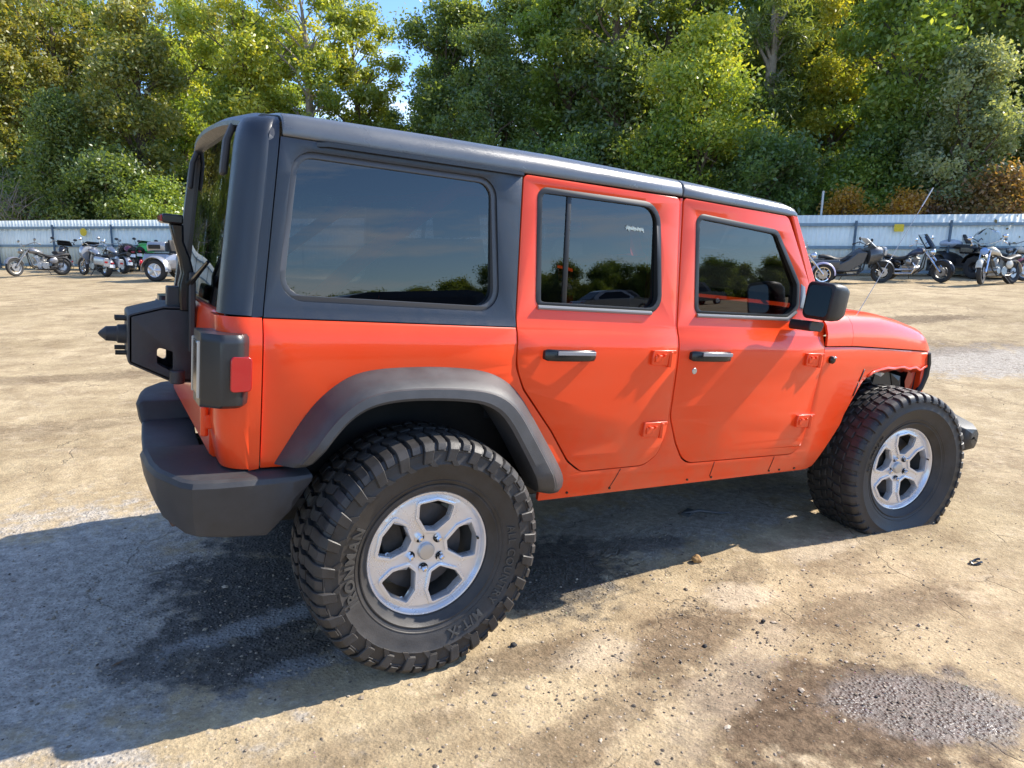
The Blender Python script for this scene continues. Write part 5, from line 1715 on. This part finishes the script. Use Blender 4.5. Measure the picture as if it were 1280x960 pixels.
def motorcycle(loc, heading, label, paint, trim=CHROME, wind=None, fairing=False, bags=False, trunk=False, style='cruiser', lean=.10, steer=.0, headcol=None, white_cap=False, group=None, name='motorcycle', seatmat=None, tankc=None, sc=1.0):
    root = empty(name, loc, heading)
    root.location = Vector(loc) - Vector((math.cos(heading), math.sin(heading), 0)) * .72
    root.rotation_euler = (lean, 0, heading)
    root.scale = (sc * .89, sc * .89, sc * .89)
    tag(root, label, 'motorcycle', group)
    sport = style == 'sport'
    L = 1.42 if sport else 1.62
    rf, rr_ = (.30, .31) if sport else (.33, .32)
    hx = L - (.42 if sport else .50); hz = .95 if sport else 1.0          # steering head
    m_wheel(root, 0, rr_, .17, 0, MBLK if style != 'cruiser' else trim, 9 if style != 'spoke' else 20)
    # steered front end about the head
    fr = empty('front_fork', (hx, 0, 0), steer, root)
    fx = L - hx
    mb = MB()
    for s in (-1, 1):
        mb.tube([(fx, s * .10, rf), (fx * .45, s * .10, rf + .34), (.0, s * .10, hz - .08)], [.032, .030, .024], 10)
    mb.box((.0, 0, hz - .05), (.10, .24, .04)); mb.box((fx * .30, 0, hz - .28), (.09, .26, .04))
    ff = mb.build('fork_tubes', trim, fr)
    ff.parent = root; ff.location = (hx, 0, 0); ff.rotation_euler = (0, 0, steer); ff.name = 'fork'
    bpy.data.objects.remove(fr)
    c_, s_ = math.cos(steer), math.sin(steer)
    def H(p):
        return Vector((hx + p[0] * c_ - p[1] * s_, p[0] * s_ + p[1] * c_, p[2]))
    wf = m_wheel(root, L, rf, .12, steer, MBLK if style != 'cruiser' else trim, 9 if style != 'spoke' else 20)
    wf.location = H((fx, 0, rf))
    def steered(mb, nm, m, par=root, bevel=0):
        o = mb.build(nm, m, par, smooth=50, bevel=bevel); o.location = (hx, 0, 0); o.rotation_euler = (0, 0, steer); return o
    mb = MB(); arc_fender(mb, (fx, 0, rf), rf + .05, .16, R(-5 if bags else 20), R(165))
    steered(mb, 'front_fender', paint)
    mb = MB(); mb.lathe([(0, .105), (.06, .10), (.095, .075), (.10, .05), (.085, -.03), (.04, -.08), (0, -.085)], axis='x', n=20, c=(.16, 0, hz - .10))
    if not fairing: steered(mb, 'headlight', headcol or trim)
    mb = MB()
    if sport: hb = [(-.12, -.34, hz + .02), (.0, -.14, hz + .03), (.0, .14, hz + .03), (-.12, .34, hz + .02)]
    else: hb = [(-.30, -.42, hz + .12), (-.14, -.34, hz + .20), (.0, -.10, hz + .12), (.0, .10, hz + .12), (-.14, .34, hz + .20), (-.30, .42, hz + .12)]
    mb.tube(hb, .014, 8)
    for s in (-1, 1):
        e = Vector(hb[0] if s < 0 else hb[-1]); e2 = Vector(hb[1] if s < 0 else hb[-2])
        mb.tube([e + (e - e2) * .05, e + (e2 - e) * .45], .022, 8)
    bar = steered(mb, 'handlebar', trim)
    for s in (-1, 1):
        mb = MB()
        mb.tube([(-.14, s * .34, hz + .10), (-.08, s * .40, hz + .26)], .008, 6)
        mb.ball((-.10, s * .41, hz + .30), (.022, .075, .05), 12, 8)
        mo = steered(mb, 'mirror', trim if style != 'sport' else MBLK)
    # frame
    mb = MB()
    for s in (-1, 1):
        mb.tube([(hx - .02, s * .04, hz - .12), (hx - .12, s * .12, .40), (hx - .30, s * .14, .24), (.30, s * .14, .24), (.10, s * .14, rr_ + .04)], .020, 8)
        mb.tube([(hx - .02, s * .04, hz - .08), (.50, s * .10, .66), (.0, s * .14, .62)], .018, 8)
        mb.tube([(.0, s * .15, rr_ + .02), (-.06, s * .15, .60)], .022, 8)
        mb.tube([(.42, s * .13, .30), (.0, s * .13, rr_)], .022, 8)
    mb.build('frame', MBLK, root)
    # engine
    mb = MB()
    mb.box((.66, 0, .36), (.40, .26, .24)); mb.cyl((.60, -.19, .36), (.60, .19, .36), .12, 18); mb.cyl((.80, -.17, .38), (.80, .17, .38), .09, 18)
    for dx, tilt in ((.13, -.42), (-.10, .42)):
        rot = Matrix.Rotation(-tilt, 3, 'Y')
        for k in range(8):
            mb.box(Vector((.68 + dx * .4, 0, .46)) + rot @ Vector((0, 0, .03 * k)), (.17, .20, .014), rot)
        mb.box(Vector((.68 + dx * .4, 0, .46)) + rot @ Vector((0, 0, .14)), (.12, .14, .28), rot)
        mb.box(Vector((.68 + dx * .4, 0, .46)) + rot @ Vector((0, 0, .27)), (.16, .15, .05), rot)
    mb.ball((.66, -.17, .60), (.09, .05, .09), 14, 8)
    mb.build('engine', MENG if not sport else MBLK, root, bevel=.004)
    mb = MB()
    for s, z in ((-1, .24), (-1, .36)) if not sport else ((-1, .30),):
        mb.tube([(.80, s * .14, .58), (.92, s * .19, .44), (.80, s * .21, z + .02), (.40, s * .22, z), (-.02, s * .23, z), (-.36, s * .24, z + .02)], [.024, .024, .026, .034, .044, .046], 12)
    mb.build('exhaust', trim if not sport else MBLK, root)
    # tank and seat
    mb = MB()
    rings = []
    for t, w_, h_, zc in ((0, .03, .02, .80), (.10, .09, .07, .81), (.35, .14, .11, .86), (.65, .16, .13, .90), (.88, .12, .11, .91), (1.0, .04, .04, .91)):
        x = .55 + (hx - .06 - .55) * t
        rings.append([Vector((x, w_ * math.cos(a), zc + h_ * math.sin(a) * (1 if math.sin(a) > 0 else .75))) for a in np.linspace(0, 2 * math.pi, 19)[:-1]])
    mb.loft(rings); mb.cyl((.86, 0, 1.00), (.86, 0, 1.045), .035, 12)
    mb.build('fuel_tank', tankc or paint, root, smooth=60)
    mb = MB()
    rings = []
    for x, w_, zt in ((-.30, .10, .82 if not sport else .98), (-.18, .15, .83 if not sport else .94), (.02, .15, .80), (.12, .12, .76), (.30, .17, .73), (.48, .16, .76), (.60, .09, .82)):
        rings.append([Vector((x, w_ * math.cos(a), zt - .06 + .07 * max(-.8, math.sin(a)))) for a in np.linspace(0, 2 * math.pi, 17)[:-1]])
    mb.loft(rings)
    mb.build('seat', seatmat or MSEAT, root, smooth=60)
    mb = MB(); arc_fender(mb, (0, 0, rr_), rr_ + .075, .22, R(15), R(178 if not sport else 130))
    mb.build('rear_fender', paint, root, smooth=60)
    mb = MB(); mb.ball((-.395, 0, .50 if not sport else .80), (.03, .07, .04), 12, 8); mb.build('tail_light', REDLENS, root)
    mb = MB(); mb.box((-.40, 0, .40 if not sport else .66), (.012, .19, .12), Matrix.Rotation(.2, 3, 'Y')); mb.build('licence_plate', WHITE, root, bevel=.004)
    mb = MB(); mb.tube([(.55, .14, .26), (.50, .30, .04 - lean * .25)], .012, 6); mb.build('kickstand', MBLK, root)
    # side covers
    for s in (-1, 1):
        mb = MB(); mb.ball((.28, s * .13, .55), (.15, .04, .12), 14, 8)
        mb.build('side_cover', paint, root)
    if bags:
        for s in (-1, 1):
            mb = MB()
            mb.loft([[Vector((x, s * (.26 + u), z + v)) for u, v in rnd([(-.10, -.14), (.09, -.12), (.10, .10), (.06, .16), (-.10, .16)], .04, 3)] for x, z in ((-.50, .50), (-.44, .51), (-.1, .53), (.14, .54), (.20, .55))])
            b_ = mb.build('saddlebag', paint, root, bevel=.01)
            mb = MB(); mb.box((-.505, s * .27, .52), (.012, .10, .06)); mb.build('bag_reflector', REDLENS, b_)
    if trunk:
        mb = MB()
        mb.loft([[Vector((x, y * k, z)) for y, z in rnd([(-.25, .86), (.25, .86), (.27, 1.04), (.20, 1.16), (-.20, 1.16), (-.27, 1.04)], .05, 3)] for x, k in ((-.50, .85), (-.46, 1), (-.12, 1), (-.08, .9))])
        mb.build('top_box', paint, root, bevel=.01)
        mb = MB(); mb.box((-.02, 0, 1.02), (.07, .38, .26), Matrix.Rotation(-.12, 3, 'Y')); mb.build('backrest', MSEAT, root, bevel=.03, segs=3)
    if fairing:
        mb = MB()
        rings = []
        for x, w_, z0, z1 in ((.48, .10, .80, .93), (.40, .20, .72, 1.05), (.26, .30, .62, 1.12), (.08, .35, .56, 1.12), (-.04, .34, .55, 1.06)):
            rings.append([Vector((x, w_ * math.copysign(abs(math.cos(a)) ** .7, math.cos(a)), (z0 + z1) / 2 + (z1 - z0) / 2 * math.sin(a))) for a in np.linspace(0, 2 * math.pi, 21)[:-1]])
        mb.loft(rings)
        f = steered(mb, 'fairing', paint)
        mb = MB(); mb.ball((.455, 0, .90), (.06, .11, .07), 14, 8)
        o = mb.build('headlight', WHITE if white_cap else CHROME, f)
        if style == 'tourer':
            for s in (-1, 1):
                mb = MB(); mb.loft([[Vector((x, s * (y), z)) for x, z in rnd([(.05, .30), (.55, .36), (.95, .62), (1.05, .95), (.75, .92), (.50, .70), (.10, .50)], .05, 3)] for y in (.10, .22, .25)])
                mb.build('side_fairing', paint, root, bevel=.02)
        if white_cap:
            mb = MB()
            mb.loft([[Vector((.47 - .03 * k, y * (1 - .1 * k), z)) for y, z in rnd([(-.16, .84), (.16, .84), (.20, 1.0), (.10, 1.08), (-.10, 1.08), (-.20, 1.0)], .04, 3)] for k in (-.6, 0, 1)])
            steered(mb, 'nose_panel', WHITE)
    if wind:
        kind, hgt, col = wind
        mb = MB()
        rows = []
        for i in range(7):
            t = i / 6
            z = hz + (.02 if not fairing else .08) + hgt * t
            ww = (.27 - .05 * t ** 3) if kind != 'round' else .33 * math.sqrt(max(.02, 1 - (2 * t - .95) ** 2))
            x = .22 - .30 * t if kind != 'round' else .20 - .20 * t
            rows.append([Vector((x - .10 * (u ** 2), u * ww, z)) for u in np.linspace(-1, 1, 11)])
        mb.loft(rows, cap=False, closed=False)
        o = steered(mb, 'windshield', col)
        sdf = o.modifiers.new('solid', 'SOLIDIFY'); sdf.thickness = .006
    return root

GREYP = bmat('grey_metallic', (.26, .26, .27), .35, .5)
SILVP = bmat('silver_metallic', (.42, .42, .43), .35, .6)
BLKP = bmat('gloss_black_paint', (.012, .012, .014), .25)
BLUP = bmat('navy_paint', (.03, .045, .09), .3)
GRNP = bmat('green_paint', (.05, .50, .08), .35)
REDP = bmat('dark_red_paint', (.20, .03, .06), .35)
PLMP = bmat('lilac_paint', (.42, .38, .52), .35)
CRMP = bmat('cream_paint', (.62, .57, .46), .4)
GUNP = bmat('gunmetal_paint', (.09, .095, .10), .35, .4)
BLUE2 = bmat('pale_blue_paint', (.22, .36, .62), .35)
RIGHT = math.atan2(RT.y, RT.x)
P = at
grp = 'salvage motorcycles parked along the fence'
motorcycle(P(65, 23.4), RIGHT + math.pi + .95, 'grey stripped-down cruiser at the far left with its front wheel turned towards us', GREYP, MENG, style='cruiser', steer=.30, group=grp)
motorcycle(P(94, 26.2), RIGHT + 1.9, 'black motorcycle parked nose to the fence behind the grey cruiser', BLKP, MBLK, style='cruiser', wind=('short', .22, MBLK), group=grp)
motorcycle(P(133, 23.2), RIGHT + 2.55, 'silver touring motorcycle with saddlebags showing us its tail', SILVP, CHROME, fairing=True, bags=True, style='cruiser', wind=('short', .16, MBLK), group=grp)
motorcycle(P(154, 24.8), RIGHT + 2.6, 'silver motorcycle half hidden behind the silver touring one', SILVP, MENG, bags=False, style='cruiser', group=grp)
motorcycle(P(173, 26.0), RIGHT + 2.2, 'dark motorcycle with red trim between the touring one and the green one', BLKP, MBLK, style='sport', fairing=True, tankc=REDP, group=grp)
motorcycle(P(193, 26.6), RIGHT + 1.9, 'bright green sport motorcycle left of the silver trike', GRNP, MBLK, style='sport', fairing=True, wind=('short', .18, SHIELD), group=grp)
motorcycle(P(982, 18.9), RIGHT - .25, 'lilac touring motorcycle half hidden behind the windshield pillar', PLMP, CHROME, trunk=True, bags=True, style='cruiser', group=grp, sc=.95)
motorcycle(P(1052, 19.4), RIGHT - .05, 'grey faired touring motorcycle with a white nose panel just right of the mirror', GUNP, MBLK, fairing=True, style='tourer', white_cap=True, wind=('tall', .26, WHITE), bags=True, group=grp, lean=.06)
motorcycle(P(1126, 19.9), RIGHT - .95, 'black cruiser with a tall clear windshield between the grey tourer and the quad', BLKP, CHROME, style='spoke', wind=('tall', .42, SHIELD), bags=True, steer=-.1, group=grp, tankc=BLUP)
motorcycle(P(1222, 18.5), RIGHT + math.pi + .42, 'cream and chrome cruiser with a big round windshield and its wheel turned left', CRMP, CHROME, style='spoke', wind=('round', .52, SHIELD), steer=.38, group=grp, headcol=BLUE2, sc=1.05)
motorcycle(P(1254, 20.6), RIGHT + math.pi + .25, 'pale motorcycle with a round mirror behind the cream cruiser', CRMP, MENG, style='cruiser', group=grp)
motorcycle(P(1286, 19.6), RIGHT + math.pi + .15, 'maroon motorcycle cut by the right edge of the picture', REDP, MENG, style='cruiser', group=grp)

def quad(loc, heading):
    root = empty('quad_bike', loc, heading)
    tag(root, 'black quad bike with knobbly tyres and a covered rear rack behind the cruisers', 'quad bike')
    for x in (-.62, .62):
        for s in (-1, 1):
            wr = empty('wheel', (x, s * .48, .32), 0, root)
            mb = MB(); mb.lathe([(.15, -.11), (.22, -.13), (.29, -.12), (.32, -.08), (.32, .08), (.29, .12), (.22, .13), (.15, .11)], n=32)
            for k in range(22):
                a = 2 * math.pi * k / 22
                mb.box((.322 * math.cos(a), (.05 if k % 2 else -.05), .322 * math.sin(a)), (.025, .10, .04), Matrix.Rotation(-a, 3, 'Y'))
            mb.build('tyre', MTYRE, wr, smooth=40)
            mb = MB(); mb.lathe([(0, -.05), (.06, -.06), (.10, -.03), (.15, -.10), (.16, .1)], n=20); mb.lathe([(0, .05), (.06, .06), (.10, .03), (.15, .10)], n=20)
            mb.build('rim', MBLK, wr)
    mb = MB(); mb.box((0, 0, .42), (1.2, .36, .26)); mb.box((0, 0, .30), (1.0, .9, .05)); mb.build('chassis', DARKMET, root, bevel=.02)
    for x in (-.62, .62):
        mb = MB()
        arc_fender(mb, (x, 0, .32), .46, 1.18, R(15), R(165))
        mb.build('fender', MBLK, root, smooth=50)
        mb = MB()
        for k in range(5): mb.tube([(x - .28 + k * .14, -.42, .86), (x - .28 + k * .14, .42, .86)], .012, 6)
        mb.tube([(x - .30, -.42, .86), (x + .30, -.42, .86)], .014, 6); mb.tube([(x - .30, .42, .86), (x + .30, .42, .86)], .014, 6)
        mb.build('rack', MBLK, root)
    mb = MB(); mb.box((.05, 0, .80), (.45, .30, .22)); mb.box((.58, 0, .74), (.30, .55, .20)); mb.build('body_shell', BLKP, root, bevel=.05, segs=3)
    mb = MB(); mb.box((-.15, 0, .90), (.62, .30, .12)); mb.build('seat', MSEAT, root, bevel=.04, segs=3)
    mb = MB(); mb.tube([(.12, -.42, 1.10), (.22, -.2, 1.14), (.26, 0, 1.06), (.22, .2, 1.14), (.12, .42, 1.10)], .015, 8); mb.tube([(.26, 0, 1.06), (.36, 0, .78)], .025, 8); mb.build('handlebar', MBLK, root)
    for s in (-1, 1):
        mb = MB(); mb.ball((.735, s * .18, .76), (.03, .07, .05), 12, 8); mb.build('headlight', mat('headlight_lens'), root)
    cv = MB(); cv.ball((-.60, 0, .98), (.36, .40, .15), 18, 10)
    c = cv.build('rack_cover', mat('pale_cover', (.42, .46, .52), .6, var=.2), root)
    mb = MB(); mb.box((-.20, .25, 1.12), (.05, .34, .30), Matrix.Rotation(-.5, 3, 'Y')); mb.build('backrest', MSEAT, root, bevel=.03)
quad(P(1186, 21.2), RIGHT - 1.15)

def trike(loc, heading):
    root = empty('trike', loc, heading)
    tag(root, 'silver three-wheeled motorcycle with car-like rear fenders behind the spare wheel carrier', 'trike')
    for s in (-1, 1):
        wr = empty('wheel', (0, s * .62, .32), 0, root)
        mb = MB(); mb.lathe([(.20, -.09), (.26, -.105), (.30, -.095), (.32, -.06), (.32, .06), (.30, .095), (.26, .105), (.20, .09)], n=36); mb.build('tyre', MTYRE, wr, smooth=50)
        mb = MB(); mb.lathe([(0, -.075 * s * -1), (.05, .085 * s), (.17, .065 * s), (.205, .09 * s), (.205, -.05 * s)], n=30)
        for k in range(5):
            a = 2 * math.pi * k / 5
            mb.tube([(0, .082 * s, 0), (.19 * math.cos(a), .075 * s, .19 * math.sin(a))], [.05, .035], 8)
        mb.build('rim', ALLOY, wr)
        mb = MB(); arc_fender(mb, (0, 0, .32), .42, .30, R(-5), R(185), 20)
        f = mb.build('rear_fender', SILVP, root, smooth=50); f.location = (0, s * .62, 0)
        mb = MB(); mb.ball((-.44, s * .60, .52), (.04, .08, .10), 12, 8); mb.build('tail_light', REDLENS, root)
    mb = MB()
    mb.loft([[Vector((x, y * k, z)) for y, z in rnd([(-.50, .34), (.50, .34), (.52, .62), (.44, .78), (-.44, .78), (-.52, .62)], .06, 3)] for x, k in ((-.50, .80), (-.44, 1), (.25, 1), (.45, .6))])
    mb.build('trunk_body', SILVP, root, bevel=.02)
    mb = MB(); mb.box((-.02, 0, .79), (.8, .86, .03)); mb.build('trunk_lid', BLKP, root, bevel=.01)
    mb = MB()
    mb.loft([[Vector((x, y * k, z)) for y, z in rnd([(-.27, .84), (.27, .84), (.28, 1.02), (.22, 1.12), (-.22, 1.12), (-.28, 1.02)], .05, 3)] for x, k in ((-.45, .9), (-.40, 1), (.05, 1), (.10, .9))])
    tb = mb.build('top_box', SILVP, root, bevel=.01)
    for s in (-1, 1):
        mb = MB(); mb.box((-.2, s * .285, .98), (.36, .01, .12)); mb.build('box_trim', MBLK, tb)
        mb = MB(); mb.box((-.42, s * .18, .98), (.05, .12, .08)); mb.build('box_lamp', REDLENS, tb)
    mb = MB(); mb.box((.22, 0, 1.0), (.08, .42, .36), Matrix.Rotation(-.15, 3, 'Y')); mb.box((.45, 0, .80), (.55, .40, .14)); mb.build('seat', MSEAT, root, bevel=.05, segs=3)
    mb = MB(); mb.ball((.95, 0, .92), (.32, .17, .14), 18, 10); mb.build('fuel_tank', SILVP, root)
    mb = MB(); mb.box((1.0, 0, .45), (.50, .50, .40)); mb.build('engine', MENG, root, bevel=.03)
    m_wheel(root, 1.95, .33, .13, 0, ALLOY)
    mb = MB()
    for s in (-1, 1): mb.tube([(1.95, s * .11, .33), (1.42, s * .11, 1.0)], .03, 8)
    mb.build('fork', CHROME, root)
    mb = MB(); arc_fender(mb, (1.95, 0, .33), .40, .18, R(-5), R(175)); mb.build('front_fender', SILVP, root)
    mb = MB(); mb.loft([[Vector((1.42 + x, y * k, z)) for y, z in rnd([(-.34, .78), (.34, .78), (.36, 1.05), (.25, 1.18), (-.25, 1.18), (-.36, 1.05)], .06, 3)] for x, k in ((-.10, 1), (.05, .98), (.22, .7), (.30, .35))]); fa = mb.build('fairing', SILVP, root, bevel=.01)
    mb = MB(); mb.tube([(1.10, -.42, 1.05), (1.25, -.25, 1.15), (1.36, 0, 1.08), (1.25, .25, 1.15), (1.10, .42, 1.05)], .014, 8); mb.build('handlebar', CHROME, root)
    mb = MB(); mb.loft([[Vector((1.52 - .25 * t - .1 * u * u, u * .28, 1.14 + .34 * t)) for u in np.linspace(-1, 1, 9)] for t in (0, .5, 1)], cap=False, closed=False); mb.build('windshield', SHIELD, fa, fix=False)
trike(P(222, 21.2), RIGHT - .08)
# ------------------------------------------------------------------ cars across the lot, mirrored in the side windows
def plain_car(name, loc, heading, paint, label, L=4.7, W=1.82, Hh=1.45, suv=False):
    root = empty(name, loc, heading)
    tag(root, label, 'car')
    if suv:
        low = [(-.49, .30), (-.5, .85), (-.49, .98), (-.20, 1.0), (.18, 1.0), (.46, .92), (.5, .75), (.5, .30)]
        cab = [(-.475, .97), (-.44, 1.0 * Hh - .06), (-.38, Hh), (.02, Hh), (.08, Hh - .04), (.21, .99)]
    else:
        low = [(-.5, .32), (-.5, .80), (-.47, .92), (-.30, .95), (.20, .93), (.44, .80), (.5, .66), (.5, .32)]
        cab = [(-.40, .92), (-.22, Hh - .05), (-.15, Hh), (.03, Hh), (.08, Hh - .04), (.25, .90)]
    def ringset(poly, w0, w1, zt):
        r = []
        P_ = rnd([(u * L, z) for u, z in poly], .10, 4)
        for k, wk in ((-1, .90), (-.93, .985), (-.5, 1), (.5, 1), (.93, .985), (1, .90)):
            r.append([Vector((x * (1 if abs(k) < 1 else .985), k * (w0 + (w1 - w0) * max(0, min(1, (z - .9) / (zt - .9)))) / 2, z)) for x, z in P_])
        return r
    mb = MB(); mb.loft(ringset(low, W, W, 1)); mb.build('body', paint, root, smooth=45)
    mb = MB(); mb.loft(ringset(cab, W * .93, W * .72, Hh)); mb.build('cabin', paint, root, smooth=45)
    for s in (-1, 1):
        q = [(cab[0][0] * L + .35, .97), (cab[1][0] * L + .22, Hh - .12), (cab[3][0] * L, Hh - .10), (cab[5][0] * L - .32, .97)]
        g = rnd(q, .06, 3)
        mb = MB()
        yy = lambda z: (W * .93 + (W * .72 - W * .93) * (z - .9) / (Hh - .9)) / 2 + .006
        mb.loft([[Vector((x, s * (yy(z) - .02), z)) for x, z in g], [Vector((x, s * (yy(z)), z)) for x, z in g]])
        mb.build('side_window', GLOSSBLK, root)
        for x in (-.30 * L, .30 * L):
            mb = MB(); mb.lathe([(.0, .10), (.20, .09), (.22, .11), (.31, .11), (.33, .08), (.33, -.08), (.2, -.1)], n=30)
            w_ = mb.build('wheel', [MTYRE], root, smooth=40); w_.location = (x, s * (W / 2 - .10), .33); w_.rotation_euler = (0, 0, 0 if s > 0 else math.pi)
            mb = MB(); mb.lathe([(0, .105), (.05, .11), (.19, .095), (.215, .112), (.215, .08)], n=24); mb.build('rim', ALLOY, w_)
        mb = MB(); mb.box((.485 * L, s * W * .36, .68), (.10, .34, .14)); mb.build('headlight', mat('headlight_lens'), root, bevel=.03)
        mb = MB(); mb.box((-.49 * L, s * W * .37, .80), (.08, .30, .14)); mb.build('tail_light', REDLENS, root, bevel=.03)
    for a, b, nm in ((cab[4], cab[5], 'windshield'), (cab[1], cab[0], 'rear_window')):
        mb = MB()
        p0, p1 = Vector((a[0] * L, a[1])), Vector((b[0] * L, b[1]))
        d = (p1 - p0); n = Vector((d.y, -d.x)).normalized() * (-1 if nm == 'windshield' else 1)
        if n.y < 0: n = -n
        rows = []
        for t in (.10, .9):
            p = p0 + d * t + n * .012
            wd = W * .72 * (1 - t) + W * .93 * t
            rows.append([Vector((p.x, u * wd * .43, p.y)) for u in (-1, 0, 1)])
        mb.loft(rows, cap=False, closed=False); mb.build(nm, GLOSSBLK, root, fix=False)
    return root
def lot(x, y): return Vector((x, y, terrain(x, y)))
plain_car('sedan', lot(24.5, -30), R(8), bmat('sedan_silver', (.45, .46, .47), .3, .5), 'silver sedan across the lot, mirrored in the rear door window')
plain_car('sedan', lot(31.0, -37), R(-5), bmat('sedan_dark', (.05, .055, .06), .3, .3), 'dark sedan behind the silver one in the rear door window reflection')
plain_car('suv', lot(39, -38), R(5), bmat('suv_grey', (.10, .11, .12), .3, .3), 'grey suv across the lot, mirrored in the front door window', 4.6, 1.9, 1.72, True)
plain_car('suv', lot(3.0, -10.2), R(176), bmat('suv_black', (.012, .012, .013), .2, 0), 'black suv close by, mirrored along the bottom of the rear quarter window', 4.9, 1.95, 1.62, True)
#@@END@@
